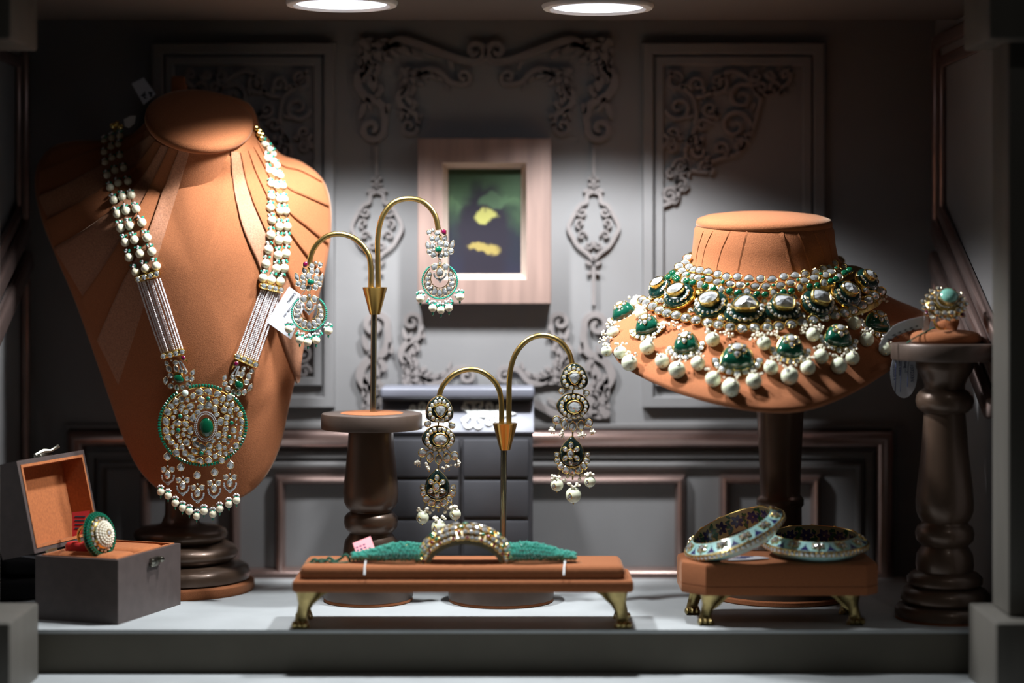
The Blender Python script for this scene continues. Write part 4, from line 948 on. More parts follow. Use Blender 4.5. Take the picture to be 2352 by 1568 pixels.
Mc = Matrix.Translation(P(1755, 512, cbd)) @ Matrix.Rotation(math.radians(6.5), 4, 'X') @ Matrix.Diagonal((1, .88, 1, 1)); R = S(156, cbd)
q = MB(); q.lathe([(R * .90, -.0040), (R * .97, -.0036), (R, -.0016), (R * .998, .0008), (R * .97, .0030), (R * .85, .0052), (R * .6, .0070), (R * .3, .0080), (.0001, .0083)], 72, Mc); part('neck_cap', q, 'suede', cb, sharp=80)
# stitched seams down the neck
CBV = BVHTree.FromPolygons([tuple(p) for p in cbm.v], cbm.f); csurf = bvh_surf(CBV, (1755, 600)); csoft = bvh_surf(CBV, (1755, 700), .35)
for pts in ([(1616, 531), (1604, 570), (1597, 612)], [(1637, 531), (1620, 570), (1610, 622)], [(1676, 531), (1655, 580), (1643, 632)], [(1714, 531), (1700, 590), (1691, 640)], [(1798, 531), (1810, 580), (1823, 632)], [(1832, 531), (1848, 570), (1864, 620)], [(1870, 531), (1886, 570), (1896, 608)], [(1893, 531), (1904, 560), (1911, 596)]):
    P3 = []; 
    for (x, y) in catmull(pts, 8): l, nr = csurf(x, y); P3.append((l, nr))
    q = MB(); sg = 1 if pts[0][0] < 1755 else -1
    q.grid([[l + nr * h * .8 + Vector((sg * dx * S(1, 1.5), 0, 0)) for l, nr in P3] for dx, h in ((-.6, -.0006), (0, .0006), (3, .0008), (20, .0001))]); part('seam_fold', q, 'suede', cb, sharp=60)
q = MB(); lathe_px(q, 1792, 1.556, [(52, 885), (54, 940), (51, 1000), (47, 1080), (46, 1136), (50, 1140), (54, 1146), (54, 1158), (49, 1164), (50, 1250), (54, 1330), (60, 1345)]); part('post', q, 'bronze_wood', cb, sharp=50)
q = MB(); lathe_px(q, 1792, 1.556, [(150, 1334), (160, 1338), (162, 1346), (163, 1354)]); part('base_disc', q, 'bronze_wood', cb)
q = MB(); lathe_px(q, 1792, 1.556, [(164, 1354), (168, 1357), (168, 1364), (165, 1367)]); part('felt_base', q, 'suede', cb)
# ================================================================== bridal choker
CH = thing('bridal_choker', 'wide gold choker of diamonds and emeralds with green bell drops and pearls', 'necklace', P(1755, 760, 1.49))
A_ = loop(1764, 180, 0.0545, 592, 0.0155, .0006); B_ = loop(1752, 290, 0.070, 694, 0.0205, -.004)
vr = []
for k in range(9):
    t = k / 8; vr.append([a.lerp(b_, t) + Vector((0, 0, .010 * math.sin(PI * t))) for a, b_ in zip(A_, B_)])
vb = MB(); vb.grid(vr, close=True); VBV = BVHTree.FromPolygons([tuple(p) for p in vb.v], vb.f); vs = bvh_surf(VBV, (1755, 690)); vsoft0 = bvh_surf(VBV, (1755, 690), .3)
def vsoft(px, py):          # the choker's own line, but never inside the bust
    l, n = vsoft0(px, py); d = (P(px, py, 1.0) - Vector((0, 0, H))).normalized(); c, cn_, i, ds = CBV.ray_cast(Vector((0, 0, H)), d)
    if c is not None and c.y - .0015 < l.y: l = P(px, py, c.y - .0015)
    return l, n
e2 = lambda x, y: (1640 + x / 4.9, 600 + y / 4.9)
e3 = lambda x, y: (1360 + x / 4.61, 560 + y / 4.61)
# gold back plate following the collar line (front three quarters)
q = MB(); sel = [i % NT for i in range(37, 72)]
q.grid([[vr[r][i] - Vector((0, -.0045, .0038)) for i in sel] for r in range(0, 8, 1)]); q.grid([[vr[r][i] - Vector((0, -.0045, .0052)) for i in sel] for r in range(0, 8, 1)])
part('gold_mount', q, 'gold', CH)
def cg(px, py, rx, ry=None, kd='round', st='diamond', bz='gold', lift=.0016, th=5, o=None, **k): return set_gem(o or CH, vsoft, px, py, rx, ry or rx, kd, st, bz, lift=lift, th=th, face=.15, **k)
R1 = [e2(*p) for p in ((45, 160), (145, 185), (265, 190), (395, 205), (525, 210), (655, 215), (785, 190), (910, 175), (1030, 140), (1150, 120), (1235, 85), (1300, 75), (1360, 25), (1420, -20))] + [e3(*p) for p in ((1425, 365), (1230, 310), (1145, 295), (1085, 290), (1030, 262), (990, 215), (1012, 165), (1040, 125))]
for i, (x, y) in enumerate(R1): cg(x, y, 13.0 if i % 2 else 11.2, 9.8 if i % 2 else 11.2, 'tri' if i % 2 else 'round', th=6)
R2 = [e2(*p) for p in ((45, 245), (185, 265), (300, 275), (465, 290), (585, 290), (745, 280), (860, 255), (1010, 230), (1125, 200), (1250, 170), (1310, 140), (1405, 100), (1460, 60))] + [e3(*p) for p in ((1005, 340), (1070, 360), (1130, 370), (1235, 385), (1330, 415), (1470, 435), (960, 300), (930, 250))]
for (x, y) in R2: cg(x, y, 12.2, 9.6, 'round', th=6)
R3 = [e2(*p) for p in ((90, 325), (375, 350), (670, 355), (965, 305), (1230, 250), (1400, 190))] + [e3(*p) for p in ((985, 400), (1150, 440), (1375, 490), (905, 345))]
for (x, y) in R3: cg(x, y, 9.2, 11, 'round', th=6)
for (x, y) in [e2(*p) for p in ((110, 250), (383, 275), (665, 285), (938, 235), (1195, 180), (1370, 120))] + [e3(*p) for p in ((1185, 378), (1390, 430), (1035, 350))]: cg(x, y, 5.2, 4.4, 'round', 'emerald_bead', name='emerald', lift=.004, dome=True, th=4)
for (x, y) in [e2(*p) for p in ((180, 345), (280, 362), (485, 380), (575, 385), (775, 358), (865, 345), (1065, 298), (1150, 290), (1300, 245), (1355, 225), (1455, 160), (1510, 130))] + [e3(*p) for p in ((920, 395), (895, 375), (1020, 415), (1080, 430), (1210, 465), (1295, 490), (1460, 515), (1545, 531), (830, 375), (870, 335))]: cg(x, y, 9.2, 8.4, 'round', 'emerald', name='emerald', lift=.003, dome=True, rim=.95, th=7)
for (x, y) in [e2(*p) for p in ((205, 400), (565, 445), (900, 410), (80, 640), (605, 680), (995, 610), (1350, 530), (1490, 470))] + [e3(*p) for p in ((1480, 560), (1370, 800), (1050, 710), (790, 650), (740, 610))]: cg(x, y, 8.2, 7.4, 'tri', th=6)
RB = [e2(*p) for p in ((185, 745), (320, 765), (455, 755), (600, 750), (725, 735), (860, 715), (985, 690), (1103, 665), (1230, 640), (1345, 615), (1450, 590), (1545, 558))] + [e3(*p) for p in ((735, 715), (810, 745), (905, 765), (1005, 790), (1110, 815), (1235, 845), (1345, 865), (600, 640), (665, 675), (560, 615))] + [(1976, 703), (1990, 692), (2004, 682), (2018, 672)]
for (x, y) in RB: cg(x, y, 14.2, 11.6, 'round', 'diamond', th=11, lift=.0025, n=16)
R4 = [(1499, 684), (1512, 693), (1986, 668), (1998, 660), (2008, 648), (1968, 690), (1996, 676)]
for (x, y) in R4: cg(x, y, 9, 8, 'round', th=6)
# dark green enamel cabochons, each carrying one large stone in a raised collar
CAB = [(1518, 662, 31, 28, 30, -.35), (1560, 680, 38, 32, 20, -.30), (1634, 702, 41, 37, 14, -.22), (1713, 716, 47, 41, 0, 0), (1797, 711, 42, 38, -8, .16), (1878, 698, 40, 37, -16, .22), (1944, 678, 36, 33, -24, .30), (1990, 645, 30, 28, -30, .4)]
for i, (x, y, rx, ry, ro, yw) in enumerate(CAB):
    rx *= 1.08
    l, nr = vsoft(x, y); nr = (nr + Vector((yw * .9, -.05, .28))).normalized(); s_ = l.y / F
    fr = frame(l + nr * .001, nr, (0, 0, 1), math.radians(ro), (rx * s_, ry * s_ * 1.05, rx * s_)); q = MB(); ol = outline('tri' if i in (3, 4) else 'round', 36)
    ol = [(-a if False else a, b_) for a, b_ in ol]
    ring = lambda k, z, mi=0: [fr @ Vector((a * k, b_ * k, z)) for a, b_ in ol]
    q.grid([ring(.97, -.30), ring(1.0, -.20), ring(1.0, -.02), ring(.955, .03)], 0, True); q.grid([ring(.955, .02), ring(.92, .14), ring(.80, .25), ring(.6, .31), ring(.3, .33)], 1, True)
    n0 = len(q.v); q.f.append(tuple(range(n0 - 36, n0))); q.m.append(1)
    o = part('enamel_cabochon', q, ['gold', 'enamel_dark_green'], CH, sharp=45)
    up = Vector((0, 0, 1)); upv = (up - nr * up.dot(nr)).normalized()
    cs = l + nr * (rx * s_ * .26) + upv * (ry * s_ * .22)
    link('diamond', gem('tri' if i == 3 else ('square' if i in (4, 5) else 'round'), 'diamond_milk', 'gold', i % 4, .86, 16), o, frame(cs + nr * (rx * s_ * .18), (nr + Vector((0, 0, .25))).normalized(), (0, 0, 1), math.radians(ro), (rx * s_ * .58, ry * s_ * .52, rx * s_ * .42)))
    xv = upv.cross(nr)
    for k in range(11):
        a = math.radians(200 + 140 * k / 10 - 2 if False else 172 + 196 * k / 10)
        p = l + nr * (rx * s_ * .31) + xv * (math.cos(a) * rx * s_ * .74) + upv * (math.sin(a) * ry * s_ * .70 + ry * s_ * .10)
        link('diamond', gem('round', 'diamond_grey', 'gold_pale', k % 4, .84, 12), o, frame(p, nr, (0, 0, 1), 0, (rx * s_ * .125, ry * s_ * .165, rx * s_ * .10)))
# green bell drops with diamond flower and skirt
DM = [(1437, 722, 27, 31, 34), (1489, 752, 27, 33, 18), (1578, 794, 28, 36, 10), (1694, 828, 37, 42, 0), (1813, 803, 30, 38, -4), (1920, 778, 31, 36, -8), (2010, 745, 29, 34, -14)]
for i, (x, y, rx, ry, ro) in enumerate(DM):
    ry *= .88; rx *= 1.05
    l, nr = csoft(x, y); s_ = l.y / F; nr = (nr * .8 + Vector((-math.sin(math.radians(ro)) * .4, -.25, .15))).normalized()
    fr = frame(l + nr * (rx * s_ * .40), nr, (0, 0, 1), math.radians(ro), (rx * s_, ry * s_, rx * s_)); q = MB()
    ol = catmull([(0, 1.0), (.45, .82), (.82, .35), (1.0, -.25), (.98, -.58), (.6, -.80), (0, -.90), (-.6, -.80), (-.98, -.58), (-1.0, -.25), (-.82, .35), (-.45, .82)], 3, True)
    ring = lambda k, z: [fr @ Vector((a * k, b_ * k, z)) for a, b_ in ol]; k_ = len(ol)
    q.grid([ring(.98, -.25), ring(1.05, -.18), ring(1.05, .0), ring(.97, .05)], 0, True); q.grid([ring(.97, .04), ring(.93, .24), ring(.80, .44), ring(.55, .58), ring(.25, .64)], 1, True)
    n0 = len(q.v); q.f.append(tuple(range(n0 - k_, n0))); q.m.append(1)
    o = part('bell_drop', q, ['gold', 'enamel_green'], CH, sharp=45, label='green enamel bell drop with diamond flower')
    loc = lambda a, b_, z: fr @ Vector((a, b_, z))
    up = (fr.to_3x3() @ Vector((0, 1, 0))).normalized()
    def fg(a, b_, z, sx, sy, kd, an=0.0, tilt=0.0, st='diamond'):
        nn = (nr + up * tilt).normalized(); link('diamond', gem(kd, st, 'gold', rnd.randrange(4)), o, frame(loc(a, b_, z), nn, up, an, (rx * s_ * sx, ry * s_ * sy, rx * s_ * .16)))
    fg(0, .42, .60, .34, .34, 'round', tilt=.4, st='diamond_milk'); fg(-.36, .16, .55, .22, .22, 'pear', -1.9); fg(.36, .16, .55, .22, .22, 'pear', 1.9); fg(0, -.10, .64, .22, .26, 'pear', PI); fg(-.40, .55, .38, .18, .18, 'round', tilt=.5); fg(.40, .55, .38, .18, .18, 'round', tilt=.5)
    q = MB(); sk = [(math.radians(172 + 196 * k / 20)) for k in range(21)]
    q.grid([[loc(1.04 * math.cos(a) * k1, -.18 + .74 * math.sin(a) * k1 - (.16 if abs(a - 1.5 * PI) < .1 else 0) * (k1 > 1.1), z) for a in sk] for k1, z in ((.98, .04), (1.46, .02), (1.48, -.10), (1.0, -.20))]); o2 = part('skirt', q, 'gold', CH, sharp=30)
    for k in range(9):
        a = math.radians(184 + 172 * k / 8); m_ = 1.25; nn = nr
        link('diamond', gem('square', 'diamond_milk', 'gold_pale', k % 4, .9, 12), o2, frame(loc(1.04 * math.cos(a) * m_, -.18 + .74 * math.sin(a) * m_ - (.05 if k == 4 else 0), .06), nn, up, -(a - 1.5 * PI) if False else (a - 1.5 * PI), (rx * s_ * .20, ry * s_ * (.23 if k == 4 else .19), rx * s_ * .10)))
CP = [(1393, 806, 13), (1446, 833, 19), (1425, 809, 15.5), (1408, 763, 14.5), (1473, 720, 15), (1459, 697, 13), (1487, 797, 18), (1521, 829, 17), (1555, 849, 20), (1603, 834, 17), (1637, 779, 17), (1638, 870, 18.5), (1679, 890, 21.5), (1732, 875, 18.5), (1755, 788, 16.5), (1771, 844, 17), (1814, 863, 20.5), (1856, 844, 17.5), (1867, 768, 16.5), (1886, 818, 17.5), (1927, 839, 19.5), (1958, 822, 16.5), (1963, 741, 16.5), (1991, 779, 17), (2034, 801, 16)]
se = MB(); gb = MB()
for (x, y, r) in CP:
    o = set_pearl(CH, csurf, x, y, r, 'pearl_green', (24, 14), sit=1.15); c = WM[o.name].translation; rr = S(r, c.y)
    a = rnd.uniform(-.9, .9); dn = Vector((math.sin(a) * .75, -.55, .62)).normalized()
    link('diamond', gem('pear', 'diamond', 'gold_pale', 1), CH, frame(c + dn * rr * .94, dn, scale=(rr * .26, rr * .30, rr * .14)))
    gb.sphere(c + Vector((rnd.uniform(-.15, .15) * rr, -.80 * rr, -.62 * rr)), S(1.9, c.y), (6, 4))
    for m_ in range(8): se.sphere(c + Vector((rnd.uniform(-1.1, 1.1) * rr, rnd.uniform(-.3, .3) * rr, rnd.uniform(.85, 1.45) * rr)), S(rnd.uniform(2.6, 3.6), c.y), (6, 4))
for (x, y) in ((1520, 752), (1535, 750), (1550, 748), (1670, 768), (1682, 776), (1728, 778), (1738, 772), (1776, 770), (1788, 775), (1842, 762), (1850, 770), (1500, 735), (1566, 758), (1630, 752), (1884, 758), (1946, 740), (1984, 708), (2010, 700), (2026, 692), (2034, 770), (1392, 770), (1386, 785), (1398, 778)):
    l, nr = csoft(x, y)
    for m_ in range(7): se.sphere(l + nr * .003 + Vector((rnd.uniform(-1, 1) * S(9, 1.5), rnd.uniform(-1, .2) * .002, rnd.uniform(-1, 1) * S(6, 1.5))), S(rnd.uniform(2.5, 3.6), l.y), (6, 4))
part('seed_pearl_tufts', se, 'seed_cream', CH, stuff=True, label='clusters of tiny cream pearls'); part('gold_bead_tips', gb, 'gold', CH, stuff=True)
# ================================================================== bracelet stool
def paw_leg(x, d, ztop, lean, m='antique_gold'):
    """cabriole leg ending in a paw; lean -1/1 says which way the knee flares"""
    q = MB(); h = ztop
    pts = [(0.0095, .98, .0100), (.0085, .82, .0085), (.0050, .62, .0056), (.0012, .42, .0044), (-.0010, .26, .0042), (-.0006, .14, .0050), (0.0, .05, .0058), (0.0, 0.012, .0060)]
    rows = []
    for (o_, t, r) in pts:
        c = Vector((x - lean * o_ * .55, d, h * t)); rows.append([c + Vector((r * math.cos(a), r * .85 * math.sin(a) - (.0016 if t < .1 else 0), 0)) for a in [2 * PI * k / 14 for k in range(14)]])
    q.grid(rows, close=True); n0 = len(q.v); q.f += [tuple(range(n0 - 14, n0)), tuple(range(14))]; q.m += [0, 0]
    for k in (-1, 0, 1): q.sphere((x + k * .0036 + lean * .0012, d - .0058, .0028), (.0022, .0042, .0027), (8, 5))
    q.prism([(0, 0), (.020, 0), (.012, -.004), (.006, -.010), (.0, -.014)], lambda a, b_, z: Vector((x - lean * (a + .003), d - .0025 + z, h + b_)), .005)
    return q
t = thing('bracelet_stool', 'long low tan suede stool on brass paw feet holding a bracelet', 'display stool', P(1062, 1440, 1.4205))
za, zb_, zc_ = 0.0262, 0.0352, 0.0445; xa, xb = P(670, 0, 1.408).x, P(1456, 0, 1.408).x
q = MB(); q.bbox(((xa + xb) / 2, 1.4365, (za + zb_) / 2), (xb - xa, .057, zb_ - za), .0028, 3); part('seat_board', q, 'suede', t, sharp=60)
q = MB(); rows = []
for k in range(9):
    a = k / 8; rows.append(None)
q.bbox(((xa + xb) / 2 - .0005, 1.4370, (zb_ + zc_) / 2 - .0005), (xb - xa - .011, .052, zc_ - zb_ + .002), .0048, 4); part('seat_pad', q, 'suede', t, sharp=60)
for (x, d, l_) in ((P(694, 0, 1.4205).x, 1.4205, -1), (P(1428, 0, 1.4205).x, 1.4205, 1), (P(690, 0, 1.4205).x, 1.4565, -1), (P(1432, 0, 1.4205).x, 1.4565, 1)):
    part('leg', paw_leg(x, d, za + .001, l_), 'antique_gold', t)
# ------------------------------------------------------------------ bracelet: jewelled arch with emerald bead straps
BD = 1.430; ztp = zc_ + .0008
br = thing('emerald_bracelet', 'jewelled arched bracelet with green bead straps resting on the long stool', 'bracelet', P(1070, 1302, BD))
cxb = P(1069, 0, BD).x; Rb = S(112, BD); zb0 = ztp - .006; hb = P(0, 1208, BD - .004).z - zb0
def arch(a, v, off=0.0):        # a: 0..pi along the arch, v: -1..1 across the band
    rx, rz = Rb - .0050 * v * v + off, hb - .0080 * v * v + off
    return Vector((cxb - rx * math.cos(a), BD + .0005 + v * .0115, zb0 + rz * math.sin(a) ** .92))
AN = [PI * (.055 + .89 * k / 32) for k in range(33)]
q = MB(); q.grid([[arch(a, v, 0) for a in AN] for v in (-1, -.6, -.2, .2, .6, 1)] + [[arch(a, v, -.0042) for a in AN] for v in (1, .5, 0, -.5, -1)] + [[arch(a, -1, 0) for a in AN]]); band = part('band', q, 'gold_pale', br, sharp=50)
for r, v in enumerate((-1.0, -.72, -.40, 0.0, .5)):
    n = (25, 21, 17, 15, 15)[r]
    for k in range(n):
        a = PI * (.06 + .88 * (k + .5 * (r % 2)) / n); p = arch(a, v, .0006); nn = Vector((-math.cos(a), v * 1.3, math.sin(a) * 1.0)).normalized()
        if v > 0: nn = Vector((-math.cos(a), -.1, math.sin(a))).normalized()
        st, nm = (('ruby', 'ruby') if (k % 3 == 1 and r in (0,)) or (k % 5 == 4 and r == 1) else (('emerald_bead', 'emerald') if (k + r) % 4 == 2 and r else ('diamond', 'diamond')))
        s_ = (.0018, .0023, .0030, .0033, .0026)[r] * (1.0 if nm == 'diamond' else .78)
        link(nm, gem(rnd.choice(('round', 'round', 'pear')), st, 'gold', k % 4, .84, 12, nm != 'diamond'), band, frame(p, nn, (0, 0, 1), rnd.uniform(-1, 1), (s_, s_ * 1.05, s_ * .7)))
def strands(pxs, ends, n, m='emerald_teal'):
    (x0_, x1_) = pxs
    for i in range(n):
        v = i / (n - 1); q = MB(); NB = 19; xs = [lerp(x0_, x1_, (k + .35 * (i % 3)) / NB) for k in range(NB + 1)]
        for k, x in enumerate(xs):
            u = k / NB; sp = lerp(.0100, .0040, u) * (1 + .35 * math.sin(PI * u)); th = lerp(.0115, .0042, u ** 1.3) * (.85 + .25 * math.sin(PI * min(1, u * 1.2)))
            ph = 2 * PI * v; d = BD - .002 + math.cos(ph) * sp; z = ztp + .0022 + th * (.5 + .5 * math.sin(ph)) + rnd.uniform(-.0006, .0006)
            q.sphere((P(x, 0, BD).x, d, z), (S(4.3, BD), S(4.6, BD), S(4.6, BD)), (6, 4))
        part('bead_strand', q, m, br, smooth=False, label='strand of green beads' if i == 0 else None)
strands((966, 816), None, 15); strands((1172, 1316), None, 15)
for (x, s_) in ((797, -1), (1329, 1)):
    q = MB()
    for k in range(8): q.sphere(P(x + rnd.uniform(-11, 11), 1301 + rnd.uniform(-8, 5), BD - .004), S(rnd.uniform(3, 5.5), BD), (6, 4))
    part('clasp', q, 'gold_pale', br)
q = MB(); q.tube([P(x, y, BD - .004) for x, y in catmull([(806, 1296), (800, 1278), (792, 1274), (780, 1284), (768, 1288), (756, 1280), (748, 1288), (735, 1290), (722, 1284), (712, 1292), (700, 1296)], 5)], S(3.4, BD), 6)
q.tube([P(x, y, BD - .006) for x, y in catmull([(800, 1290), (770, 1292), (740, 1284), (720, 1292), (694, 1301)], 5)], S(2.4, BD), 6); part('silk_cord', q, 'thread', br, stuff=True)
q = MB(); q.tube([P(696, 1301, BD - .0055), P(730, 1297, BD - .0065), P(770, 1294, BD - .006)], S(3.0, BD), 6); part('cord_end', q, 'ink', br)
for x in (838, 1296):
    q = MB(); q.tube([P(x + 2, 1288, BD - .014), P(x, 1300, BD - .0185), P(x - 1, 1320, BD - .0245)], S(1.8, BD), 6); part('nylon_tie', q, 'nylon', br)
o = tagcard('price_tag', 'pink printed price tag standing behind the green beads of the bracelet', [(810, 1247), (851, 1231), (867, 1277), (838, 1290), (824, 1285)], BD + .004, 'paper_pink', lean=.9)
q = MB()
for r in range(3):
    for k in range(4): q.box((0, 0, 0), (S(5.5, BD), S(3.6, BD), .0001), M=TAGF[o.name](820 + r * 8 + k * 2.3, 1257 - r * 3.2 + k * 6.5, .35))
for k in range(4): q.box((0, 0, 0), (S(4.5, BD), S(3, BD), .0001), M=TAGF[o.name](849 + (k % 2) * 6, 1258 + k * 5, .35))
q.box((0, 0, 0), (S(22, BD), S(3.5, BD), .0001), M=TAGF[o.name](839, 1279, .35))
part('printed_marks', q, 'ink_blue', o, smooth=False)
# ================================================================== bangle stool
t = thing('bangle_stool', 'small tan suede stool with clipped corners on brass paw feet', 'display stool', P(1790, 1420, 1.455))
z0, z1 = 0.0222, 0.0448; X0, X1 = P(1561, 0, 1.452).x, P(2008, 0, 1.445).x; Y0, Y1 = 1.421, 1.492; ck = .016
plan = [(X0 + ck, Y0), (X1 - ck * .6, Y0), (X1, Y0 + ck * .6), (X1, Y1 - ck), (X1 - ck, Y1), (X0 + ck, Y1), (X0, Y1 - ck), (X0, Y0 + ck)]
def octo(k, z):
    cx_, cy_ = (X0 + X1) / 2, (Y0 + Y1) / 2; return [Vector((cx_ + (x - cx_) * (1 - 2 * k / (X1 - X0)), cy_ + (y - cy_) * (1 - 2 * k / (Y1 - Y0)), z)) for x, y in plan]
q = MB(); q.grid([octo(.004, z0), octo(.0005, z0), octo(0, z0 + .0012), octo(0, z0 + .006), octo(.0006, z0 + .0064), octo(0, z0 + .0068), octo(0, z1 - .003), octo(.0008, z1 - .001), octo(.003, z1), octo(.02, z1 + .0008)], close=True)
q.f += [tuple(range(8))[::-1], tuple(range(len(q.v) - 8, len(q.v)))]; q.m += [0, 0]; part('seat_pad', q, 'suede', t, sharp=30)
for (px_, d, l_) in ((1622, 1.434, -1), (1962, 1.434, 1), (1592, 1.477, -1), (1943, 1.477, 1)): part('leg', paw_leg(P(px_, 0, d).x, d, z0 + .001, l_), 'antique_gold', t)
# ------------------------------------------------------------------ bangles
def bangle(label, M, R, r_in, hgt, seed):
    """M maps local (axis z) to world; octagonal section: enamel inside, enamel slopes, gold edge with stones"""
    t_ = thing('bangle', label, 'bangle', M.translation, 'enamelled bangles')
    ro = R; n = 96
    def surf(prof, mats, name, lab=None):
        q = MB(); q.lathe(prof, n, M, cap=False); return part(name, q, mats, t_, sharp=35, label=lab)
    rm = (r_in + ro) / 2
    surf([(ro - .0010, -.0022), (ro, -.0018), (ro, .0018), (ro - .0010, .0022)], 'gold', 'outer_edge')
    up = surf([(r_in + .0008, hgt / 2), (ro - .0010, .0022)], 'enamel_aqua', 'enamel_slope', 'pale aqua enamel slope')
    surf([(ro - .0010, -.0022), (r_in + .0008, -hgt / 2)], 'enamel_aqua', 'enamel_slope')
    surf([(r_in + .0010, hgt / 2 - .0002), (r_in + .0004, hgt / 2 + .0004), (r_in, hgt / 2)], 'gold', 'rim'); surf([(r_in, -hgt / 2), (r_in + .0004, -hgt / 2 - .0004), (r_in + .0010, -hgt / 2 + .0002)], 'gold', 'rim')
    inn = surf([(r_in, -hgt / 2), (r_in, hgt / 2)], 'gold_etched', 'inner_wall', 'gold inner wall with blue and green enamel flowers')
    rr = random.Random(seed)
    # enamel flowers inside
    for s_ in range(14):
        a0 = 2 * PI * s_ / 14; petals = MB(); leaves = MB()
        def pet(mb_, da, dz, l, w_, an):
            pts = leafpts(0, 0, l, w_, an, 8)
            def to(x, y, h):
                a = a0 + da + x / r_in; rd = r_in - .00004 - h; return M @ Vector((rd * math.cos(a), rd * math.sin(a), dz + y))
            mb_.prism(pts, to, .00016)
        for k in range(6):
            an = k * PI / 3; pet(petals, math.cos(an) * .0030 / r_in, math.sin(an) * .0030, .0024, .0015, an)
        for k in range(9): pet(leaves, rr.choice((-1, 1)) * rr.uniform(.0045, .0075) / r_in, rr.uniform(-.4, .4) * hgt, .0021, .0010, rr.uniform(0, 3))
        pet(petals, .0075 / r_in, .12 * hgt, .0016, .0010, .8); pet(petals, -.0072 / r_in, -.2 * hgt, .0015, .0010, 2.2)
        part('enamel_flower', petals, 'enamel_navy', inn, smooth=False); part('enamel_leaves', leaves, 'enamel_leaf', inn, smooth=False, stuff=True)
    sl_ = Vector((hgt / 2 - .0022, 0, ro - r_in - .0018)).normalized()
    for s_ in range(12):
        a = 2 * PI * s_ / 12 + .13; c, sn_ = math.cos(a), math.sin(a)
        pos = lambda f_, da=0.0: M @ Vector((lerp(r_in + .0008, ro - .0010, f_) * math.cos(a + da), lerp(r_in + .0008, ro - .0010, f_) * math.sin(a + da), lerp(hgt / 2, .0022, f_) + .0004))
        nn = (M.to_3x3() @ Vector((sl_.x * c, sl_.x * sn_, sl_.z))).normalized(); tg = (M.to_3x3() @ Vector((-sn_, c, 0))).normalized()
        wd = ro - r_in
        for (f_, da, sx) in ((.45, 0, .0026), (.62, .085, .0015), (.62, -.085, .0015), (.3, .10, .0012), (.3, -.10, .0012), (.8, 0, .0013)):
            link('diamond', gem('round', 'diamond', 'gold', rr.randrange(4)), up, frame(pos(f_, da), nn, tg, PI / 2, (sx, sx, sx * .75)))
        # pointed violet spandrel between the flowers
        q = MB(); a1 = a + PI / 12
        P2 = lambda f_, da, h: M @ Vector((lerp(r_in + .0008, ro - .0010, f_) * math.cos(a1 + da), lerp(r_in + .0008, ro - .0010, f_) * math.sin(a1 + da), lerp(hgt / 2, .0022, f_) + h))
        q.prism([(.97, -.10), (.97, .10), (.55, .02), (.25, 0), (.55, -.02)], lambda x, y, h: P2(x, y, h), .00018); part('spandrel', q, 'enamel_navy', up, smooth=False)
    for k in range(64):
        a = 2 * PI * k / 64; nn = (M.to_3x3() @ Vector((math.cos(a), math.sin(a), 0))).normalized()
        link('diamond', gem('square', 'diamond_grey' if k % 3 else 'diamond', 'gold', k % 4, .9), t_, frame(M @ Vector((ro * math.cos(a), ro * math.sin(a), 0)), nn, M.to_3x3() @ Vector((0, 0, 1)), 0, (.0017, .0017, .0009)))
    return t_
hb_ = .0145; Rg = .0385
c = Vector((P(1872, 0, 1.457).x, 1.457, z1 + hb_ / 2 + .0022))
bangle('gold and aqua enamel bangle lying flat on the small stool', Matrix.Translation(c) @ Matrix.Rotation(math.radians(4), 4, 'X') @ Matrix.Rotation(.3, 4, 'Z'), Rg, Rg - .0092, hb_, 1)
c2_ = P(1688, 1226, 1.452)
bangle('gold and aqua enamel bangle tilted, leaning on the flat bangle', Matrix.Translation(c2_) @ Matrix.Rotation(math.radians(-23), 4, 'Y') @ Matrix.Rotation(math.radians(6), 4, 'X'), Rg, Rg - .0092, hb_, 2)
o = tagcard('price_tag', 'white price tag lying flat on the small stool under the tilted bangle', [(1638, 1282), (1665, 1276), (1742, 1277), (1768, 1281), (1722, 1284.5), (1680, 1286)], 1.4285, 'paper', lean=6.0)
q = MB()
for k in range(3): q.box((0, 0, 0), (S(30, 1.436), S(5, 1.436), .0001), M=TAGF[o.name](1715 - k * 8, 1278.5 + k * 1.8, 0))
part('printed_marks', q, 'ink_blue', o, smooth=False)
# ================================================================== ring pedestal
RD = 1.457
t = thing('ring_pedestal', 'tall turned dark wooden pedestal with round top at the right post', 'pedestal', P(2172, 1419, RD))
q = MB(); lathe_px(q, 2172, RD, [(100, 828), (122, 826), (124, 823), (124, 791), (122, 788), (70, 787)], 64); part('top_disc', q, 'bronze_flat', t, sharp=40)
q = MB(); lathe_px(q, 2170, RD, [(66, 826), (66, 842), (62, 852), (52, 868), (46, 884), (47, 892), (56, 897), (64, 908), (66, 921), (63, 935), (54, 944), (47, 948), (48, 960), (53, 1030), (62, 1110), (66, 1150), (65, 1172), (58, 1190), (52, 1198), (54, 1203), (63, 1209), (67, 1223), (65, 1238), (56, 1248), (52, 1252), (56, 1258), (64, 1272), (66, 1296), (64, 1309), (76, 1314), (86, 1324), (85, 1338), (76, 1344), (92, 1350), (101, 1362), (100, 1376), (90, 1383), (106, 1388), (113, 1398), (113, 1413)]); part('turned_column', q, 'bronze_wood', t, sharp=50)
q = MB(); lathe_px(q, 2170, RD, [(112, 1413), (112, 1418.5), (108, 1419)]); part('felt_base', q, 'suede', t)
t2 = thing('ring_cushion', 'round tan suede ring cushion on top of the tall pedestal', 'cushion', P(2172, 787, RD))
q = MB(); lathe_px(q, 2172, RD, [(76, 787), (80, 782), (80, 774), (76, 766), (66, 761), (45, 757.5), (20, 756), (.01, 756)], 48); part('pad', q, 'suede', t2, sharp=80)
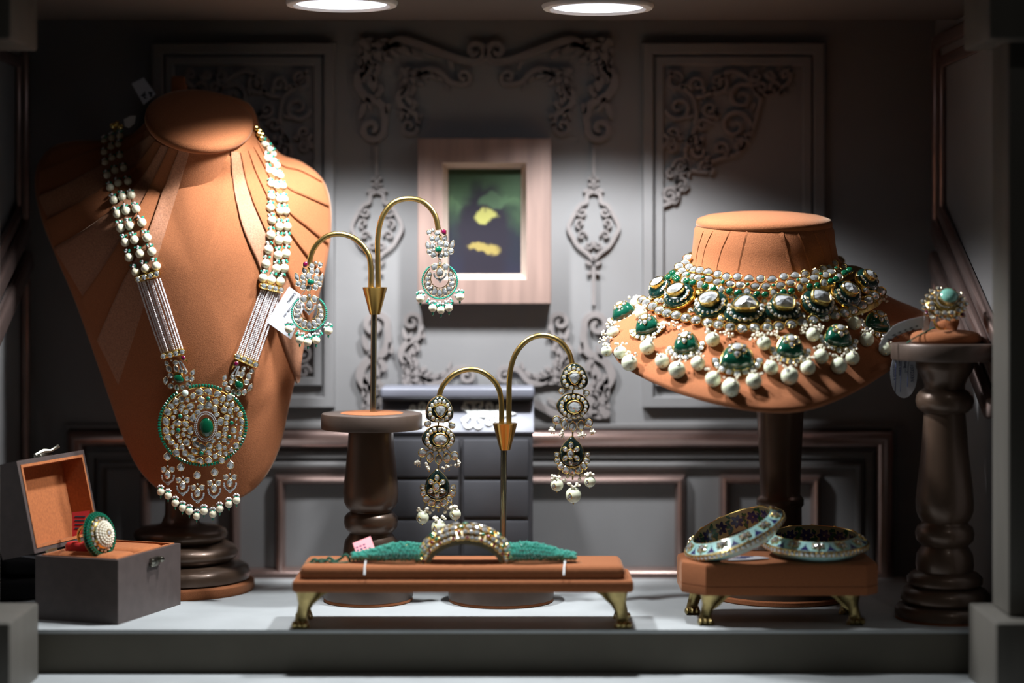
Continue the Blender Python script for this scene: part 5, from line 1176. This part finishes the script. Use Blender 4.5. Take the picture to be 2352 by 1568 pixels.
q = MB(); q.tube([P(2192, 757, RD - .003), P(2180, 752, RD - .003), P(2166, 746, RD - .004), P(2152, 744, RD - .004)], [S(26, RD), S(20, RD), S(13, RD), S(5, RD)], 16); part('ring_roll', q, 'suede', t2, sharp=80)
# cocktail ring with aqua cabochon
rg = thing('cocktail_ring', 'diamond cluster ring with large aqua cabochon on the tall pedestal', 'ring', P(2168, 745, RD - .004))
rn = Vector((.05, -.72, .55)).normalized(); rc = P(2170, 703, RD - .008); rs = plane_surf(rc, rn)
q = MB(); q.tube([P(2166, 738, RD - .004) + Vector((S(20, RD) * math.cos(a), .004 * math.sin(a), S(20, RD) * math.sin(a))) for a in [2 * PI * k / 24 for k in range(25)]], S(2.6, RD), 8); part('shank', q, 'gold', rg)
q = MB(); q.lathe([(.0001, -.004), (S(34, RD), -.002), (S(40, RD), .0), (S(30, RD), .003), (.0001, .004)], 32, frame(rc, rn, scale=(1.1, .85, 1))); hd = part('head', q, 'gold', rg)
for r_, n, s_ in ((31, 13, 7.2), (44, 17, 6.6)):
    for k in range(n):
        a = 2 * PI * k / n + .1 * r_; ja = rnd.uniform(.88, 1.12); x, y = 2170 + r_ * 1.08 * ja * math.cos(a), 703 + r_ * .80 * ja * math.sin(a)
        rb = r_ > 40 and k in (2, 7, 12)
        set_gem(hd, rs, x, y, s_, s_, 'pear' if r_ > 40 else 'round', 'ruby' if rb else 'diamond', 'gold_pale', lift=(.004 if r_ < 40 else .0025), face=0, name='ruby' if rb else 'diamond', ang=-(a + PI / 2), th=5, dome=rb)
q = MB()
for k in range(30): a = 2 * PI * k / 30; q.sphere(rs(2173 + 24 * math.cos(a), 694 + 21 * math.sin(a))[0] + rn * .005, S(2.2, RD), (6, 4))
part('pave_halo', q, 'diamond', hd, smooth=False, stuff=True)
set_gem(hd, rs, 2174, 693, 22, 21, 'round', 'aqua_stone', 'gold_pale', lift=.0055, face=0, th=15, dome=True, rim=.95, n=20, name='aqua_cabochon')
# its tags
def curve_tag(label, pts, wd, D, m, lines, cat='tag'):
    q = MB(); A = [P(x, y, D) for x, y in pts]; up = [Vector((0, 0, S(w_, D))) for w_ in wd]
    q.grid([[a for a in A], [a + u for a, u in zip(A, up)], [a + u + Vector((0, .0004, 0)) for a, u in zip(A, up)], [a + Vector((0, .0004, 0)) for a in A], [a for a in A]]); o_ = part('paper_tag', q, m, None, smooth=False); return tag(o_, label, cat)
o = curve_tag('white printed paper tag curling from the ring on the pedestal', catmull([(2020, 806), (2036, 788), (2062, 770), (2090, 760), (2122, 753)], 5), [14 + 13 * min(1, k / 8) for k in range(21)], RD - .012, 'paper_dim', 0)
q = MB()
for k in range(16):
    u = k / 15; x, y = 2040 + 66 * u, 787 - 30 * u ** .7 + (k % 3) * 5 - 8; q.box((0, 0, 0), (S(rnd.uniform(3, 8), RD), .0001, S(2.2, RD)), M=Matrix.Translation(P(x, y, RD - .0123)) @ Matrix.Rotation(-.35, 4, 'Y'))
part('printed_marks', q, 'ink', o, smooth=False)
od = RD - .006
el = [(2076 + 31 * math.cos(a), 858 + 56 * math.sin(a)) for a in [2 * PI * k / 28 for k in range(28)]]
o = tagcard('handwritten_tag', 'white oval handwritten price tag hanging below the pedestal top', el, RD + .012, 'paper', lean=.06); hd_ = RD + .012
hm = lambda x, y: TAGF[o.name](x, y, math.radians(-87))
for (x, y, s_, z_) in ((2090, 836, '107233/c', 11), (2076, 828, 'Ring -1', 10), (2063, 824, 'Bect Value', 9), (2050, 836, '103000 k', 10)): text_part(s_, S(z_, hd_), hm(x, y), o, 'ink_blue')
q = MB()
for (x, ya, yb) in ((2058, 822, 902), (2070, 822, 900), (2086, 832, 888)): q.tube([TAGF[o.name](x, ya).translation, TAGF[o.name](x - 2, yb).translation], S(.6, hd_), 4)
part('ruled_lines', q, 'ink_blue', o, stuff=True)
q = MB(); q.tube([P(2078, 808, RD + .013), P(2082, 788, RD + .004), P(2096, 778, RD - .020), P(2118, 766, RD - .016), P(2146, 752, RD - .008)], S(1.6, RD), 6); tag(part('tag_cord', q, 'thread', None), 'dark green cord tying the paper tags to the pedestal ring', 'cord')
o = tagcard('paper_label', 'small folded white label tied under the ring on the pedestal', [(2124, 724), (2132, 724), (2135, 752), (2132, 762), (2120, 762), (2119, 752)], RD - .006, 'paper')
# ================================================================== ring box with its lid open
A0 = Vector((P(271, 0, 1.429).x, 1.429, 0)); e1 = Vector((-.0644, .0227, 0)); e2_ = Vector((.0311, .086, 0)); l1, l2 = e1.length, e2_.length; e1.normalize(); e2_ = (e2_ - e1 * e2_.dot(e1)).normalized()
t = thing('ring_box', 'open dark leather ring box lined with tan suede, lid tilted back', 'box', A0 + e1 * l1 / 2 + e2_ * l2 / 2)
MB_ = Matrix.Translation(A0) @ Matrix((e1, e2_, Vector((0, 0, 1)))).transposed().to_4x4()       # x along e1 (to hinge), y along e2, z up
def tray_box(q, lx, ly, hz, w_, M, mi=0):
    o_ = [(0, 0), (lx, 0), (lx, ly), (0, ly)]; i_ = [(w_, w_), (lx - w_, w_), (lx - w_, ly - w_), (w_, ly - w_)]
    ring = lambda p, z: [M @ Vector((x, y, z)) for x, y in p]
    q.grid([ring(o_, 0), ring(o_, hz), ring(i_, hz), ring(i_, w_)], mi, True); k = len(q.v) - 16
    q.f += [(k, k + 3, k + 2, k + 1), (k + 12, k + 13, k + 14, k + 15)]; q.m += [mi, mi]
def lining(q, lx, ly, hz, w_, M, dep):
    i_ = [(w_, w_), (lx - w_, w_), (lx - w_, ly - w_), (w_, ly - w_)]; j_ = [(w_ + .002, w_ + .002), (lx - w_ - .002, w_ + .002), (lx - w_ - .002, ly - w_ - .002), (w_ + .002, ly - w_ - .002)]
    ring = lambda p, z: [M @ Vector((x, y, z)) for x, y in p]
    q.grid([ring(i_, hz - dep), ring(i_, hz + .0006), ring(j_, hz + .0006), ring(j_, hz - dep + .002)], 0, True); k = len(q.v) - 4; q.f.append((k, k + 1, k + 2, k + 3)); q.m.append(0)
hbx = .0462
q = MB(); tray_box(q, l1, l2, hbx, .0035, MB_); part('body', q, 'box_leather', t, smooth=False)
q = MB(); lining(q, l1, l2, hbx, .0034, MB_, .012); part('lining', q, 'lining', t, smooth=False)
q = MB(); q.bbox((0, 0, 0), (l1 - .012, .030, .016), .007, 4, M=MB_ @ Matrix.Translation((l1 / 2, l2 * .30, hbx - .007))); q.bbox((0, 0, 0), (l1 - .012, .036, .016), .007, 4, M=MB_ @ Matrix.Translation((l1 / 2, l2 * .71, hbx - .007))); part('ring_cushion', q, 'lining', t, sharp=80)
q = MB(); q.bbox((-.001, 0, 0), (.003, .012, .007), .001, 2, M=MB_ @ Matrix.Translation((0, l2 * .55, hbx - .008)))
for s_ in (-1, 1): q.sphere(MB_ @ Vector((-.003, l2 * .55 + s_ * .0065, hbx - .007)), .0024, (8, 5))
part('latch_plate', q, 'gunmetal', t)
ML = MB_ @ Matrix.Translation((l1 + .0010, 0, hbx + .0010)) @ Matrix.Rotation(math.radians(-(90 - 14)), 4, 'Y')     # x: away from hinge (up), z: lid depth
ML = MB_ @ Matrix.Translation((l1 + .0005, 0, hbx + .0015)) @ Matrix(((math.sin(math.radians(13)), 0, math.cos(math.radians(13)), 0), (0, 1, 0, 0), (math.cos(math.radians(13)), 0, -math.sin(math.radians(13)), 0), (0, 0, 0, 1)))
hl = .028
MLo = ML @ Matrix.Translation((0, 0, hl)) @ Matrix.Diagonal((1, 1, -1, 1))
q = MB(); tray_box(q, l1, l2, hl, .0035, MLo); lid_ = part('lid', q, 'box_leather', t, smooth=False)
q = MB(); lining(q, l1, l2, hl, .0034, MLo, .020); part('lid_lining', q, 'lining', lid_, smooth=False)
q = MB(); q.bbox((0, 0, 0), (.0030, .016, .007), .001, 2, M=MLo @ Matrix.Translation((l1 + .001, l2 * .52, hl - .008)))
q.tube([MLo @ Vector((l1 + .0025, l2 * .42, hl - .009)), MLo @ Vector((l1 + .0040, l2 * .50, hl - .006)), MLo @ Vector((l1 + .0035, l2 * .56, hl - .003)), MLo @ Vector((l1 + .0060, l2 * .62, hl + .001))], [.0014, .0024, .0013, .0017], 8); part('lid_latch', q, 'gunmetal', lid_)
for f_ in (.25, .72):
    q = MB(); q.tube([MB_ @ Vector((l1 + .001, l2 * f_ - .006, hbx + .001)), MB_ @ Vector((l1 + .001, l2 * f_ + .006, hbx + .001))], .0014, 8); part('hinge', q, 'gold_pale', t)
# emerald and pearl dome ring standing in the box
kn = Vector((.86, -.44, .22)).normalized(); kc = P(226, 1229, 1.462); kr = S(52, 1.462)
rg = thing('dome_ring', 'domed pearl and emerald ring standing in the open ring box', 'ring', kc - Vector((0, 0, .013)))
Mk = Matrix.Translation(kc) @ basis(kn, (0, 0, 1), .18).to_4x4()
q = MB(); q.lathe([(.0001, -.002), (kr * .9, -.0016), (kr * .95, .0006), (kr * .72, .0022), (kr * .55, .0055), (.0001, .0062)], 40, Mk); hd = part('head', q, 'gold', rg)
q = MB()
for r_, z_, n in ((.98, .0002, 46), (.93, .0022, 44), (.86, .0030, 40)):
    for k in range(n): a = 2 * PI * k / n; q.sphere(Mk @ Vector((kr * r_ * math.cos(a), kr * r_ * math.sin(a), z_)), .00125, (6, 4))
part('emerald_bead_rim', q, 'emerald_bead', hd, stuff=True, label='rim of green beads')
for k in range(18): a = 2 * PI * k / 18; link('diamond', gem('round', 'diamond', 'gold_pale', k % 4), hd, Mk @ Matrix.Translation((kr * .68 * math.cos(a), kr * .68 * math.sin(a), .0034)) @ Matrix.Diagonal((.0017, .0017, .0014, 1)))
q = MB()
for r_, z_, n in ((.54, .0070, 26), (.44, .0085, 21), (.33, .0095, 16), (.22, .0102, 11)):
    for k in range(n): a = 2 * PI * k / n; q.sphere(Mk @ Vector((kr * r_ * math.cos(a), kr * r_ * math.sin(a), z_ - .0008)), .00112, (6, 4))
part('pave_dome', q, 'seed_cream', hd, stuff=True, label='dome of tiny white pearls')
link('diamond', gem('round', 'diamond_milk', 'gold_pale', 2), hd, Mk @ Matrix.Translation((0, 0, .0094)) @ Matrix.Diagonal((.0022, .0022, .002, 1)))
for k in range(26): pass
q = MB(); q.tube([Mk @ Vector((0, .0085 * math.sin(a), -.0095 + .0090 * math.cos(a))) for a in [2 * PI * k / 28 for k in range(29)]], .0012, 8); part('shank', q, 'gold', rg)
o = tagcard('price_tag', 'red paper tag tucked behind the dome ring in the box', [(166, 1176), (206, 1172), (200, 1222), (166, 1232)], 1.480, 'paper_red', lean=.2)
q = MB()
for k in range(4): q.box((0, 0, 0), (S(24, 1.48), S(3, 1.48), .0001), M=TAGF[o.name](184, 1186 + k * 9))
part('printed_marks', q, 'ink', o, smooth=False)
q = MB(); q.bbox((0, 0, 0), (.020, .010, .009), .003, 3, M=Matrix.Translation(P(182, 1258, 1.472)) @ Matrix.Rotation(-.3, 4, 'Z')); tag(part('red_ribbon', q, 'paper_red', None), 'folded red ribbon under the dome ring in the box', 'ribbon')
# ================================================================== dark folded cloth case at the left edge
q = MB()
t = thing('black_case', 'black folded case lying at the left edge behind the ring box', 'case', P(20, 1350, 1.56))
q = MB(); q.bbox((0, 0, 0), (.060, .055, .016), .004, 3, M=Matrix.Translation((-.375, 1.560, .008)) @ Matrix.Rotation(.35, 4, 'Z')); part('lower_half', q, 'black_cloth', t, sharp=60)
q = MB(); q.bbox((0, 0, 0), (.055, .045, .011), .004, 3, M=Matrix.Translation((-.373, 1.562, .0225)) @ Matrix.Rotation(.5, 4, 'Z') @ Matrix.Rotation(.12, 4, 'Y')); part('upper_half', q, 'black_cloth', t, sharp=60)
